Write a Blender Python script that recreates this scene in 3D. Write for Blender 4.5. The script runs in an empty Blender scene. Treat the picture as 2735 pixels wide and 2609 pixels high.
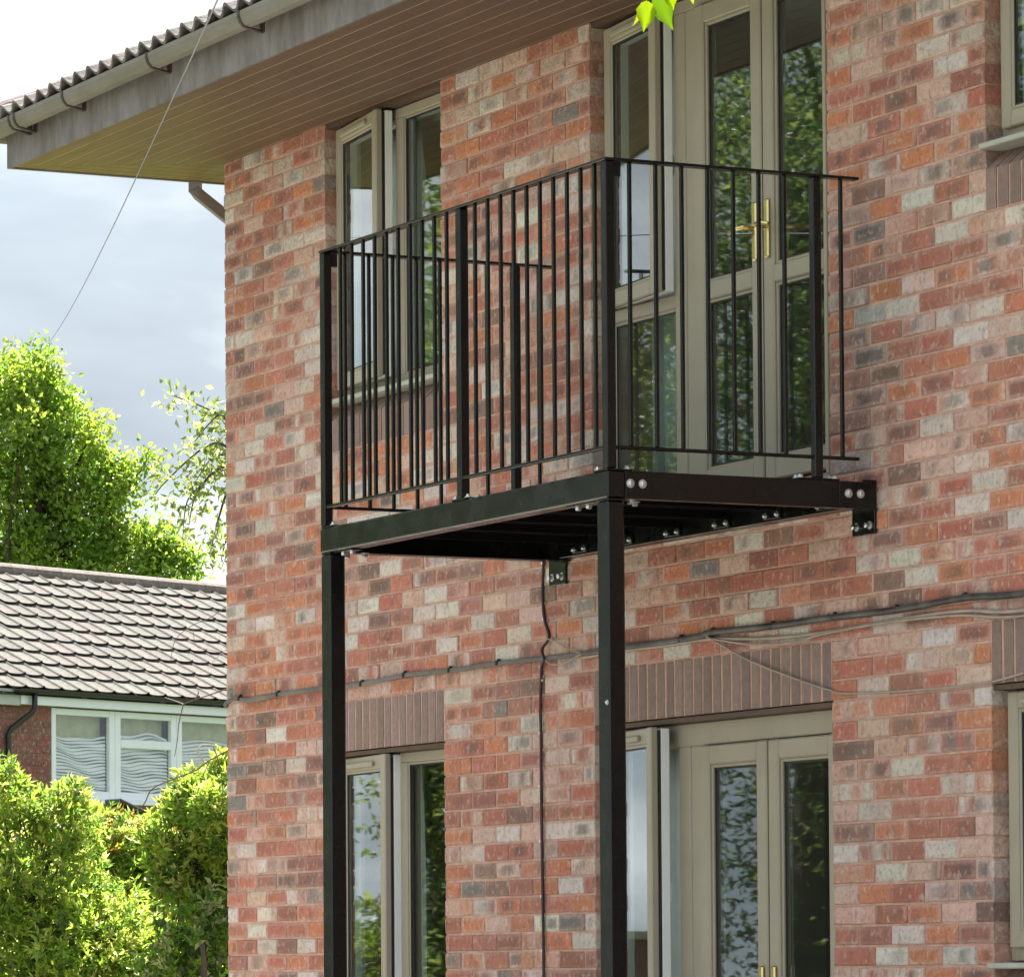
import bpy, math, random
import numpy as np
from mathutils import Vector, Matrix
rnd = random.Random(7)
S = bpy.context.scene
COL = S.collection

# ------------------------------------------------------------------ camera
F_PX, PX, PY, IW, IH = 12678.0, 1367.5, 2136.0, 2735.0, 2609.0     # photograph's own pixels
CAM = np.array([20.543, -8.9592, 1.125])
yaw, pitch, roll = 0.4713, 0.0356, -0.0070
_d = np.array([-math.cos(yaw) * math.cos(pitch), math.sin(yaw) * math.cos(pitch), math.sin(pitch)])
_r = np.cross(_d, [0, 0, 1.0]); _r /= np.linalg.norm(_r)
_u = np.cross(_r, _d)
CR = math.cos(roll) * _r + math.sin(roll) * _u
CU = math.cos(roll) * _u - math.sin(roll) * _r
CD = _d
cam_data = bpy.data.cameras.new('camera')
cam = bpy.data.objects.new('camera', cam_data)
COL.objects.link(cam)
m = Matrix.Identity(4)
for i in range(3):
    m[i][0], m[i][1], m[i][2], m[i][3] = CR[i], CU[i], -CD[i], CAM[i]
cam.matrix_world = m
cam_data.sensor_fit = 'HORIZONTAL'
cam_data.sensor_width = 36.0
cam_data.lens = F_PX * 36.0 / IW
cam_data.shift_x = 0.0
cam_data.shift_y = (PY - IH / 2) / IW
cam_data.clip_start = 0.1
cam_data.clip_end = 2000.0
S.camera = cam

def at(x, y, depth):
    """world point seen at photograph pixel x, y at this depth"""
    return CAM + depth * (CD + CR * (x - PX) / F_PX - CU * (y - PY) / F_PX)

def pix(p):
    q = np.asarray(p, float) - CAM
    z = q @ CD
    return PX + F_PX * (q @ CR) / z, PY - F_PX * (q @ CU) / z

# ------------------------------------------------------------------ light
SUN_DIR = Vector((-0.56, 0.46, 1.05)).normalized()                 # towards the sun
sun_el = math.asin(SUN_DIR.z)
sun_rot = math.atan2(SUN_DIR.x, SUN_DIR.y)
sl = bpy.data.lights.new('sun', 'SUN')
sl.energy = 4.8
sl.angle = math.radians(0.55)
sl.color = (1.0, 0.95, 0.87)
so = bpy.data.objects.new('sun', sl)
COL.objects.link(so)
so.rotation_euler = SUN_DIR.to_track_quat('Z', 'Y').to_euler()
so.location = (0, 0, 30)

W = bpy.data.worlds.new('World')
S.world = W
W.use_nodes = True
nt = W.node_tree
nt.nodes.clear()
def N(tree, typ, **kw):
    n = tree.nodes.new(typ)
    for k, v in kw.items():
        setattr(n, k, v)
    return n
sky = N(nt, 'ShaderNodeTexSky', sky_type='NISHITA', sun_disc=False, sun_elevation=sun_el,
        sun_rotation=sun_rot, air_density=1.0, dust_density=1.0, ozone_density=1.0)
tc = N(nt, 'ShaderNodeTexCoord')
mp = N(nt, 'ShaderNodeMapping')
mp.inputs['Scale'].default_value = (1.0, 1.0, 3.1)
mp.inputs['Location'].default_value = (5.55, 3.15, 1.71)
nz = N(nt, 'ShaderNodeTexNoise')
nz.inputs['Scale'].default_value = 5.5
nz.inputs['Detail'].default_value = 5.0
nz.inputs['Roughness'].default_value = 0.56
nz.inputs['Distortion'].default_value = 0.3
cr = N(nt, 'ShaderNodeValToRGB')                                    # grey-blue cloud bellies to white tops
cr.color_ramp.elements[0].position = 0.44
cr.color_ramp.elements[0].color = (1.68, 1.92, 2.12, 1)
cr.color_ramp.elements[1].position = 0.72
cr.color_ramp.elements[1].color = (4.2, 4.3, 4.35, 1)
_e = cr.color_ramp.elements.new(0.30); _e.color = (1.38, 1.60, 1.80, 1)
nz2 = N(nt, 'ShaderNodeTexNoise')
nz2.inputs['Scale'].default_value = 2.6
nz2.inputs['Detail'].default_value = 4.0
cv = N(nt, 'ShaderNodeMapRange')
cv.inputs['From Min'].default_value = 0.30
cv.inputs['From Max'].default_value = 0.50
cv.inputs['To Min'].default_value = 0.92
cv.inputs['To Max'].default_value = 1.0
mx = N(nt, 'ShaderNodeMix', data_type='RGBA')
bg = N(nt, 'ShaderNodeBackground')
bg.inputs['Strength'].default_value = 0.10
wo = N(nt, 'ShaderNodeOutputWorld')
L = nt.links.new
L(tc.outputs['Generated'], mp.inputs['Vector'])
L(mp.outputs[0], nz.inputs['Vector'])
L(mp.outputs[0], nz2.inputs['Vector'])
L(nz.outputs[0], cr.inputs[0])
L(nz2.outputs[0], cv.inputs[0])
L(cv.outputs[0], mx.inputs[0])
L(sky.outputs[0], mx.inputs[6])
L(cr.outputs[0], mx.inputs[7])
L(mx.outputs[2], bg.inputs[0])
L(bg.outputs[0], wo.inputs[0])

S.view_settings.view_transform = 'Standard'
S.view_settings.look = 'None'
S.view_settings.gamma = 1.0
S.view_settings.use_curve_mapping = False
S.view_settings.exposure = 2.02
S.render.engine = 'CYCLES'
S.cycles.max_bounces = 8
S.cycles.transparent_max_bounces = 16
S.cycles.sample_clamp_indirect = 8.0

# ------------------------------------------------------------------ materials
def mat(name, color, rough=0.6, metal=0.0, spec=0.5, noise=0.0, nscale=8.0, bump=0.0, bscale=60.0, dark=None, attr=None,
        stretch=None):
    """principled with world-space noise tint, optional second colour and fine bump"""
    M = bpy.data.materials.new(name)
    M.use_nodes = True
    t = M.node_tree
    b = t.nodes['Principled BSDF']
    b.inputs['Roughness'].default_value = rough
    b.inputs['Metallic'].default_value = metal
    b.inputs['Specular IOR Level'].default_value = spec
    b.inputs['Base Color'].default_value = (*color, 1)
    geo = N(t, 'ShaderNodeNewGeometry')
    vec = geo.outputs['Position']
    if stretch:
        mpn = N(t, 'ShaderNodeMapping')
        mpn.inputs['Scale'].default_value = stretch
        t.links.new(vec, mpn.inputs['Vector'])
        vec = mpn.outputs[0]
    src = None
    if attr:
        a = N(t, 'ShaderNodeAttribute', attribute_name=attr)
        src = a.outputs['Color']
    if noise > 0 or dark:
        n = N(t, 'ShaderNodeTexNoise')
        n.inputs['Scale'].default_value = nscale
        n.inputs['Detail'].default_value = 6.0
        n.inputs['Roughness'].default_value = 0.65
        t.links.new(vec, n.inputs['Vector'])
        r = N(t, 'ShaderNodeMapRange')
        r.inputs['From Min'].default_value = 0.35
        r.inputs['From Max'].default_value = 0.65
        t.links.new(n.outputs[0], r.inputs[0])
        x = N(t, 'ShaderNodeMix', data_type='RGBA')
        if attr:
            x.blend_type = 'MULTIPLY'
            t.links.new(src, x.inputs[6])
            x.inputs[7].default_value = (1 - noise, 1 - noise, 1 - noise, 1)
        else:
            x.inputs[6].default_value = (*color, 1)
            x.inputs[7].default_value = (*(dark or tuple(c * (1 - noise) for c in color)), 1)
        t.links.new(r.outputs[0], x.inputs[0])
        t.links.new(x.outputs[2], b.inputs['Base Color'])
    elif attr:
        t.links.new(src, b.inputs['Base Color'])
    if bump > 0:
        n2 = N(t, 'ShaderNodeTexNoise')
        n2.inputs['Scale'].default_value = bscale
        n2.inputs['Detail'].default_value = 4.0
        t.links.new(geo.outputs['Position'], n2.inputs['Vector'])
        bp = N(t, 'ShaderNodeBump')
        bp.inputs['Strength'].default_value = bump
        bp.inputs['Distance'].default_value = 0.01
        t.links.new(n2.outputs[0], bp.inputs['Height'])
        t.links.new(bp.outputs[0], b.inputs['Normal'])
    return M

def brick_mat():
    """colour per brick, plus the smoke marks, lime bloom and grit these bricks have"""
    M = mat('brick', (0.3, 0.1, 0.06), rough=0.9, spec=0.2, attr='tint', bump=0.8, bscale=55)
    t = M.node_tree
    b = t.nodes['Principled BSDF']
    geo = [n for n in t.nodes if n.type == 'NEW_GEOMETRY'][0]
    col = [n for n in t.nodes if n.type == 'ATTRIBUTE'][0].outputs['Color']
    def layer(col, scale, stretch, lo, hi, colour, amount):
        mpn = N(t, 'ShaderNodeMapping')
        mpn.inputs['Scale'].default_value = stretch
        t.links.new(geo.outputs['Position'], mpn.inputs['Vector'])
        n = N(t, 'ShaderNodeTexNoise')
        n.inputs['Scale'].default_value = scale
        n.inputs['Detail'].default_value = 5.0
        n.inputs['Roughness'].default_value = 0.6
        t.links.new(mpn.outputs[0], n.inputs['Vector'])
        r = N(t, 'ShaderNodeMapRange')
        r.inputs['From Min'].default_value = lo
        r.inputs['From Max'].default_value = hi
        r.inputs['To Max'].default_value = amount
        t.links.new(n.outputs[0], r.inputs[0])
        x = N(t, 'ShaderNodeMix', data_type='RGBA')
        t.links.new(r.outputs[0], x.inputs[0])
        t.links.new(col, x.inputs[6])
        x.inputs[7].default_value = (*colour, 1)
        return x.outputs[2]
    col = layer(col, 8.0, (4.0, 1.0, 1.0), 0.56, 0.70, (0.115, 0.098, 0.090), 0.40)      # smoke marks
    col = layer(col, 26.0, (1.3, 1.0, 1.0), 0.55, 0.66, (0.66, 0.57, 0.52), 0.42)        # lime bloom
    col = layer(col, 42.0, (1, 1, 1), 0.50, 0.68, (0.15, 0.10, 0.085), 0.42)             # mottling
    col = layer(col, 150.0, (1, 1, 1), 0.56, 0.8, (0.08, 0.05, 0.045), 0.45)             # grit
    col = layer(col, 1.1, (1, 1, 0.6), 0.50, 0.72, (0.56, 0.42, 0.37), 0.16)            # broad weathering
    t.links.new(col, b.inputs['Base Color'])
    return M

def glass_mat(name, r0=0.125, tint=(0.80, 0.86, 0.84)):
    M = bpy.data.materials.new(name)
    M.use_nodes = True
    t = M.node_tree
    t.nodes.clear()
    gi = N(t, 'ShaderNodeNewGeometry')
    dt = N(t, 'ShaderNodeVectorMath', operation='DOT_PRODUCT')
    t.links.new(gi.outputs['Incoming'], dt.inputs[0]); t.links.new(gi.outputs['True Normal'], dt.inputs[1])
    ab = N(t, 'ShaderNodeMath', operation='ABSOLUTE'); t.links.new(dt.outputs['Value'], ab.inputs[0])
    om = N(t, 'ShaderNodeMath', operation='SUBTRACT'); om.inputs[0].default_value = 1.0; t.links.new(ab.outputs[0], om.inputs[1])
    pw = N(t, 'ShaderNodeMath', operation='POWER'); pw.inputs[1].default_value = 5.0; t.links.new(om.outputs[0], pw.inputs[0])
    fr = N(t, 'ShaderNodeMapRange'); fr.inputs['To Min'].default_value = r0; fr.inputs['To Max'].default_value = 1.0
    t.links.new(pw.outputs[0], fr.inputs[0])
    geo = N(t, 'ShaderNodeNewGeometry')
    nn = N(t, 'ShaderNodeTexNoise'); nn.inputs['Scale'].default_value = 2.2
    nn.inputs['Detail'].default_value = 1.0
    t.links.new(geo.outputs['Position'], nn.inputs['Vector'])
    bp = N(t, 'ShaderNodeBump'); bp.inputs['Strength'].default_value = 0.022; bp.inputs['Distance'].default_value = 0.02
    t.links.new(nn.outputs[0], bp.inputs['Height'])
    tr = N(t, 'ShaderNodeBsdfTransparent'); tr.inputs[0].default_value = (*tint, 1)
    gl = N(t, 'ShaderNodeBsdfGlossy'); gl.inputs['Roughness'].default_value = 0.014
    gl.inputs['Color'].default_value = (0.95, 0.98, 1.0, 1)
    t.links.new(bp.outputs[0], gl.inputs['Normal'])
    ms = N(t, 'ShaderNodeMixShader')
    o = N(t, 'ShaderNodeOutputMaterial')
    t.links.new(fr.outputs[0], ms.inputs[0])
    t.links.new(tr.outputs[0], ms.inputs[1])
    t.links.new(gl.outputs[0], ms.inputs[2])
    t.links.new(ms.outputs[0], o.inputs[0])
    return M

def leaf_mat(name, trans=0.45, gloss=0.35):
    M = bpy.data.materials.new(name)
    M.use_nodes = True
    t = M.node_tree
    b = t.nodes['Principled BSDF']
    a = N(t, 'ShaderNodeAttribute', attribute_name='tint')
    b.inputs['Roughness'].default_value = gloss
    b.inputs['Specular IOR Level'].default_value = 0.5
    t.links.new(a.outputs['Color'], b.inputs['Base Color'])
    tl = N(t, 'ShaderNodeBsdfTranslucent')
    hs = N(t, 'ShaderNodeHueSaturation')
    hs.inputs['Hue'].default_value = 0.485
    hs.inputs['Saturation'].default_value = 1.1
    hs.inputs['Value'].default_value = 2.0
    t.links.new(a.outputs['Color'], hs.inputs['Color'])
    t.links.new(hs.outputs[0], tl.inputs[0])
    ms = N(t, 'ShaderNodeMixShader')
    ms.inputs[0].default_value = trans
    t.links.new(b.outputs[0], ms.inputs[1])
    t.links.new(tl.outputs[0], ms.inputs[2])
    t.links.new(ms.outputs[0], t.nodes['Material Output'].inputs[0])
    return M

BRICK = brick_mat()
MORTAR = mat('mortar', (0.63, 0.405, 0.33), 0.95, spec=0.1, noise=0.3, nscale=14, bump=0.4, bscale=150)
SOLDIER = mat('lintel_brick', (0.17, 0.125, 0.112), 0.75, attr='tint', noise=0.25, nscale=30, bump=0.3, bscale=120)
UPVC = mat('olive_frame_plastic', (0.370, 0.332, 0.258), 0.42, noise=0.10, nscale=5)
WHITE = mat('white_plastic', (0.84, 0.86, 0.88), 0.35, noise=0.08, nscale=6)
HWHITE = mat('house_white_paint', (0.80, 0.84, 0.93), 0.4, noise=0.06, nscale=5)
SILLM = mat('pale_sill_plastic', (0.46, 0.47, 0.42), 0.4, noise=0.15, nscale=9)
GASKET = mat('rubber_gasket', (0.02, 0.018, 0.017), 0.6)
BRASS = mat('brass', (0.86, 0.68, 0.33), 0.22, metal=1.0, noise=0.15, nscale=40)
GLASS = glass_mat('window_glass')
HGLASS = glass_mat('house_glass', r0=0.06, tint=(0.97, 0.98, 0.96))
BROWNB = mat('brown_board', (0.105, 0.058, 0.040), 0.5, noise=0.3, nscale=7)
SOFFB = mat('soffit_board_plastic', (0.140, 0.079, 0.053), 0.55, noise=0.25, nscale=4, attr='tint', stretch=(0.6, 6, 6))
SOFFG = mat('groove_glint', (0.60, 0.44, 0.30), 0.6, noise=0.3, nscale=5)  # pale tan paints the light caught along the board edges
FASCIA = mat('weathered_fascia', (0.125, 0.104, 0.096), 0.6, dark=(0.215, 0.200, 0.205), nscale=5, stretch=(2.2, 1, 0.8), bump=0.1, bscale=30)
GUTTER = mat('gutter_plastic', (0.205, 0.190, 0.178), 0.5, dark=(0.145, 0.138, 0.105), nscale=3.2, stretch=(1.0, 1, 3))
BRACKET = mat('dark_brown_plastic', (0.055, 0.038, 0.034), 0.5, noise=0.2)
TILE = mat('concrete_tile', (0.15, 0.118, 0.108), 0.9, attr='tint', noise=0.45, nscale=18, bump=0.5, bscale=60)
BLACK = mat('black_gloss_paint', (0.0042, 0.005, 0.0055), 0.30, spec=0.45, noise=0.25, nscale=20)
_t = BLACK.node_tree; _b = _t.nodes['Principled BSDF']
_n = N(_t, 'ShaderNodeTexNoise'); _n.inputs['Scale'].default_value = 9.0; _n.inputs['Detail'].default_value = 6.0
_r2 = N(_t, 'ShaderNodeMapRange'); _r2.inputs['From Min'].default_value = 0.3; _r2.inputs['From Max'].default_value = 0.7
_r2.inputs['To Min'].default_value = 0.16; _r2.inputs['To Max'].default_value = 0.34
_t.links.new([n for n in _t.nodes if n.type == 'NEW_GEOMETRY'][0].outputs['Position'], _n.inputs['Vector'])
_t.links.new(_n.outputs[0], _r2.inputs[0]); _t.links.new(_r2.outputs[0], _b.inputs['Roughness'])
DECKM = mat('black_deck_board', (0.004, 0.004, 0.005), 0.7, spec=0.12)
ZINC = mat('zinc_steel', (0.80, 0.82, 0.84), 0.38, metal=1.0, noise=0.2, nscale=60)
CABLE = mat('grey_cable_sheath', (0.20, 0.185, 0.17), 0.55, dark=(0.075, 0.065, 0.06), nscale=4)
CABLED = mat('black_cable_sheath', (0.035, 0.028, 0.027), 0.5, dark=(0.13, 0.12, 0.115), nscale=6)
CABLEB = mat('brown_cable_sheath', (0.050, 0.026, 0.030), 0.5, noise=0.2)
CABLEW = mat('pale_cable_sheath', (0.44, 0.36, 0.30), 0.6, noise=0.3, nscale=8)
WIRE = mat('grey_wire', (0.22, 0.215, 0.23), 0.5)
CURTAIN = mat('curtain_cloth', (0.62, 0.61, 0.60), 0.9, noise=0.12, nscale=6)
ROOM = mat('room_wall', (0.72, 0.71, 0.68), 0.9, noise=0.1)
PIPE = mat('brown_downpipe', (0.27, 0.215, 0.205), 0.5, noise=0.2)
BLACKP = mat('black_plastic', (0.015, 0.015, 0.016), 0.35)
BARK = mat('bark', (0.085, 0.065, 0.05), 0.9, noise=0.4, nscale=9, bump=0.6, bscale=25)
TWIG = mat('dry_twig', (0.16, 0.115, 0.085), 0.9, noise=0.3, nscale=20)
TWIGP = mat('bleached_stem', (0.46, 0.42, 0.34), 0.9, noise=0.2, nscale=20)
LEAF = leaf_mat('leaf', trans=0.55)
LEAFD = leaf_mat('glossy_leaf', trans=0.55, gloss=0.33)
GRASS = mat('grass', (0.085, 0.12, 0.035), 0.95, noise=0.5, nscale=3, bump=0.6, bscale=40)
PAVE = mat('paving', (0.36, 0.34, 0.30), 0.9, noise=0.3, nscale=2.5, bump=0.3, bscale=40)

# ------------------------------------------------------------------ mesh builder
class MB:
    """collects shapes in world coordinates and links them as ONE mesh object"""
    def __init__(self):
        self.v, self.f, self.t = [], [], []
    def add(self, verts, faces, tint=None):
        o = len(self.v)
        self.v += [tuple(map(float, p)) for p in verts]
        self.f += [tuple(o + i for i in fc) for fc in faces]
        self.t += [tint or (1, 1, 1)] * len(verts)
        return self
    def box(self, x0, x1, y0, y1, z0, z1, bev=0.0, tint=None, jit=0.0, fn=None):
        x0, x1 = min(x0, x1), max(x0, x1); y0, y1 = min(y0, y1), max(y0, y1); z0, z1 = min(z0, z1), max(z0, z1)
        P = [np.array([x, y, z], float) for x in (x0, x1) for y in (y0, y1) for z in (z0, z1)]
        if jit:
            P = [p + np.array([rnd.uniform(-jit, jit), rnd.uniform(-jit, jit) * 0.7, rnd.uniform(-jit, jit)]) for p in P]
        if bev <= 0:
            vs = P
            fs = [(0, 1, 3, 2), (4, 6, 7, 5), (0, 4, 5, 1), (2, 3, 7, 6), (0, 2, 6, 4), (1, 5, 7, 3)]
        else:
            vs, idx = [], {}
            sg = [(x, y, z) for x in (-1, 1) for y in (-1, 1) for z in (-1, 1)]
            for c in range(8):
                for ax in range(3):                      # vertex lying on the face of axis ax
                    q = P[c].copy()
                    for o in range(3):
                        if o != ax:
                            q[o] -= sg[c][o] * bev
                    idx[c, ax] = len(vs); vs.append(q)
            def C(x, y, z): return (x > 0) * 4 + (y > 0) * 2 + (z > 0)
            fs = []
            for ax in range(3):
                for s in (-1, 1):
                    ring = []
                    for a, b in ((-1, -1), (1, -1), (1, 1), (-1, 1)):
                        k = [0, 0, 0]; k[ax] = s; k[(ax + 1) % 3] = a; k[(ax + 2) % 3] = b
                        ring.append(idx[C(*k), ax])
                    fs.append(tuple(ring if s > 0 else ring[::-1]))
            for ax in range(3):                          # edges along axis ax
                b1, b2 = (ax + 1) % 3, (ax + 2) % 3
                for s1 in (-1, 1):
                    for s2 in (-1, 1):
                        k0 = [0, 0, 0]; k0[ax] = -1; k0[b1] = s1; k0[b2] = s2
                        k1 = list(k0); k1[ax] = 1
                        q = (idx[C(*k0), b1], idx[C(*k1), b1], idx[C(*k1), b2], idx[C(*k0), b2])
                        fs.append(q if s1 * s2 > 0 else q[::-1])
            for c in range(8):
                q = (idx[c, 0], idx[c, 1], idx[c, 2])
                fs.append(q if sg[c][0] * sg[c][1] * sg[c][2] > 0 else q[::-1])
        if fn:
            vs = [fn(p) for p in vs]
        return self.add(vs, fs, tint)
    def brick(self, x0, x1, y0, y1, z0, z1, base):
        """a brick: chamfered worn face towards -y whose colour drifts in bands, pale rim, sometimes a smoky heart"""
        NX, NZ = 6, 4
        long_ = x1 - x0 > 0.16
        base = np.array(base); alt = np.array(brick_tint()) if rnd.random() < 0.55 else base
        pale = np.array((0.60, 0.45, 0.39)); smoke = np.array((0.135, 0.110, 0.105))
        rim = rnd.choice((0.10, 0.18, 0.30, 0.45)); heart = rnd.uniform(0.25, 0.75) if rnd.random() < 0.30 else 0.0
        hx, hw = rnd.uniform(0.3, 0.7), rnd.uniform(0.16, 0.30)
        band = [rnd.random() ** 1.6 for _ in range(NX)]
        vs, ts = [], []
        b = 0.005
        for j in range(NZ):
            for i in range(NX):
                u = (0, 0.10, 0.37, 0.63, 0.90, 1)[i]; w_ = (0, 0.24, 0.76, 1)[j]
                edge = i in (0, NX - 1) or j in (0, NZ - 1)
                jx = rnd.uniform(-0.0022, 0.0022); jz = rnd.uniform(-0.0024, 0.0024)
                vs.append((x0 + b + (x1 - x0 - 2 * b) * u + (jx if i in (0, NX - 1) else 0), y0 + rnd.uniform(-0.0012, 0.0012) + (0.0012 if edge else 0), z0 + b + (z1 - z0 - 2 * b) * w_ + (jz if j in (0, NZ - 1) else 0)))
                c = base * (1 - band[i]) + alt * band[i]
                if edge: c = c * (1 - rim) + pale * rim
                elif heart and abs(u - hx) < hw: c = c * (1 - heart) + smoke * heart
                ts.append(tuple(c * rnd.uniform(0.92, 1.08)))
        F = [(j * NX + i, j * NX + i + 1, (j + 1) * NX + i + 1, (j + 1) * NX + i) for j in range(NZ - 1) for i in range(NX - 1)]
        per = [i for i in range(NX)] + [j * NX + NX - 1 for j in range(1, NZ)] + [(NZ - 1) * NX + i for i in range(NX - 2, -1, -1)] + [j * NX for j in range(NZ - 2, 0, -1)]
        cs = [0, NX - 1, NZ * NX - 1, (NZ - 1) * NX]
        k0 = len(vs)
        for (x, z), c in zip(((x0, z0), (x1, z0), (x1, z1), (x0, z1)), cs):      # outer ring corners, then back corners
            vs.append((x, y0 + b, z)); ts.append(ts[c])
        for (x, z), c in zip(((x0, z0), (x1, z0), (x1, z1), (x0, z1)), cs):
            vs.append((x, y1, z)); ts.append(ts[c])
        for s in range(4):
            a_, e_ = per.index(cs[s]), per.index(cs[(s + 1) % 4])
            if e_ <= a_: e_ += len(per)
            chain = [per[q % len(per)] for q in range(a_, e_ + 1)]
            F.append(tuple([k0 + s, k0 + (s + 1) % 4] + chain[::-1]))
            F.append((k0 + 4 + s, k0 + 4 + (s + 1) % 4, k0 + (s + 1) % 4, k0 + s))
        o = len(self.v)
        self.v += vs; self.t += ts
        self.f += [tuple(o + q for q in f) for f in F]
        return self
    def prism(self, poly, z0, z1, tint=None):
        """vertical prism over an xy polygon (counter-clockwise)"""
        n = len(poly)
        vs = [(x, y, z0) for x, y in poly] + [(x, y, z1) for x, y in poly]
        fs = [tuple(range(n))[::-1], tuple(range(n, 2 * n))] + [(i, (i + 1) % n, n + (i + 1) % n, n + i) for i in range(n)]
        return self.add(vs, fs, tint)
    def loft(self, rings, caps=True, tint=None):
        n = len(rings[0]); vs = [p for r in rings for p in r]
        fs = []
        for k in range(len(rings) - 1):
            for i in range(n):
                j = (i + 1) % n
                fs.append((k * n + i, k * n + j, (k + 1) * n + j, (k + 1) * n + i))
        if caps:
            fs.append(tuple(range(n))[::-1]); fs.append(tuple((len(rings) - 1) * n + i for i in range(n)))
        return self.add(vs, fs, tint)
    def tube(self, pts, r, n=8, tint=None):
        pts = [np.array(p, float) for p in pts]
        R = r if hasattr(r, '__len__') else [r] * len(pts)
        rings = []
        a = None
        for i, p in enumerate(pts):
            t = pts[min(i + 1, len(pts) - 1)] - pts[max(i - 1, 0)]
            t /= np.linalg.norm(t) + 1e-12
            if a is None:
                a = np.cross(t, [0, 0, 1.0])
                if np.linalg.norm(a) < 0.2: a = np.cross(t, [1.0, 0, 0])
            a = a - t * (a @ t); a /= np.linalg.norm(a)
            b = np.cross(t, a)
            rings.append([p + R[i] * (math.cos(q) * a + math.sin(q) * b) for q in [2 * math.pi * k / n for k in range(n)]])
        return self.loft(rings, True, tint)
    def disc(self, c, axis, r, h, n=10, dome=0.0):
        """bolt head: short cylinder from c along axis with a domed top"""
        ax = np.array(axis, float); ax /= np.linalg.norm(ax)
        a = np.cross(ax, [0, 0, 1.0])
        if np.linalg.norm(a) < 0.1: a = np.cross(ax, [1.0, 0, 0])
        a /= np.linalg.norm(a); b = np.cross(ax, a); c = np.array(c, float)
        def ring(rr, hh): return [c + ax * hh + rr * (math.cos(2 * math.pi * k / n) * a + math.sin(2 * math.pi * k / n) * b) for k in range(n)]
        return self.loft([ring(r, 0), ring(r, h), ring(r * 0.72, h + dome), ring(r * 0.3, h + dome * 1.4)])
    def build(self, name, material, parent=None, smooth=False, label=None, kind=None):
        me = bpy.data.meshes.new(name)
        o = np.array([0.0, 0.0, 0.0])
        root = parent
        while root is not None and root.parent is not None: root = root.parent
        inv = root.matrix_basis.inverted() if root is not None else None
        vs = self.v
        if inv is not None and inv != Matrix.Identity(4):
            A = np.array(inv); V = np.array(vs)
            vs = (V @ A[:3, :3].T + A[:3, 3]).tolist()
        me.from_pydata(vs, [], self.f)
        if any(t != (1, 1, 1) for t in self.t):
            at_ = me.color_attributes.new('tint', 'FLOAT_COLOR', 'POINT')
            at_.data.foreach_set('color', np.hstack([np.array(self.t, np.float32), np.ones((len(self.t), 1), np.float32)]).ravel())
        me.materials.append(material)
        if smooth:
            me.polygons.foreach_set('use_smooth', [True] * len(me.polygons))
        ob = bpy.data.objects.new(name, me)
        COL.objects.link(ob)
        if parent is not None: ob.parent = parent
        if label: ob['label'] = label
        if kind: ob['kind'] = kind
        return ob

def thing(name, label, cat, loc=(0, 0, 0), rotz=0.0, group=None):
    o = bpy.data.objects.new(name, None)
    COL.objects.link(o)
    o.location = loc; o.rotation_euler = (0, 0, rotz)
    o.matrix_basis = Matrix.Translation(Vector(loc)) @ Matrix.Rotation(rotz, 4, 'Z')
    o.empty_display_size = 0.2
    o['label'] = label; o['category'] = cat
    if group: o['group'] = group
    return o
def tag(o, label, cat, group=None):
    o['label'] = label; o['category'] = cat
    if group: o['group'] = group
    return o

# ================================================================== brick building
ZT = 4.95
building = thing('brick_building', 'two-storey building of mixed red and grey bricks under a tiled eave', 'building', (4.5, 4.0, -0.15))

BP = 6.63 / 29.5                                                     # brick pitch along the facade
OPEN = [(1.13, 2.3225, 3.45, 4.95), (3.69, 5.554, 2.925, 4.95), (6.63, 7.83, 3.75, 4.95),
        (1.13, 2.3225, 0.60, 2.325), (3.69, 5.554, -0.15, 2.325), (6.63, 7.83, 0.90, 2.325)]
X_END = 9.0
def solid(z0, z1):
    """x runs of wall between the openings for this band"""
    cuts = sorted((a, b) for a, b, c, d in OPEN if c < z1 - 1e-4 and d > z0 + 1e-4)
    x, runs = 0.0, []
    for a, b in cuts:
        runs.append((x, a)); x = b
    runs.append((x, X_END))
    return runs

zb = sorted({-0.15, 4.95} | {c for o in OPEN for c in o[2:]})
w = MB()
for z0, z1 in zip(zb[:-1], zb[1:]):
    for a, b in solid(z0, z1):
        w.box(a + (0.004 if a > 0 else 0.004), b - (0.004 if b < X_END else 0), 0.0060, 0.30, z0, z1)
w.box(0.004, 0.30, 0.302, 8.0, -0.15, 4.95)                           # side wall
w.box(X_END - 0.30, X_END, 0.302, 8.0, -0.15, 4.95)
w.box(0.302, X_END - 0.302, 7.7, 8.0, -0.15, 4.95)
for a, b, c, d in OPEN:
    if abs(d - 2.325) < 1e-3:
        w.box(a - 0.002, b + 0.002, 0.004, 0.298, 2.104, 2.3235)       # mortar behind the soldier lintels
wall = w.build('wall', MORTAR, building)

PAL = [((0.52, 0.205, 0.115), 0.19), ((0.44, 0.168, 0.120), 0.27), ((0.345, 0.150, 0.115), 0.13), ((0.245, 0.150, 0.122), 0.06),
       ((0.60, 0.535, 0.485), 0.20), ((0.57, 0.390, 0.325), 0.13), ((0.22, 0.19, 0.178), 0.02)]
def brick_tint():
    q = rnd.random()
    for c, p in PAL:
        q -= p
        if q <= 0: break
    k = rnd.uniform(0.86, 1.12)
    return tuple(min(0.68, max(0.02, v * k * rnd.uniform(0.95, 1.05))) for v in c)

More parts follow.
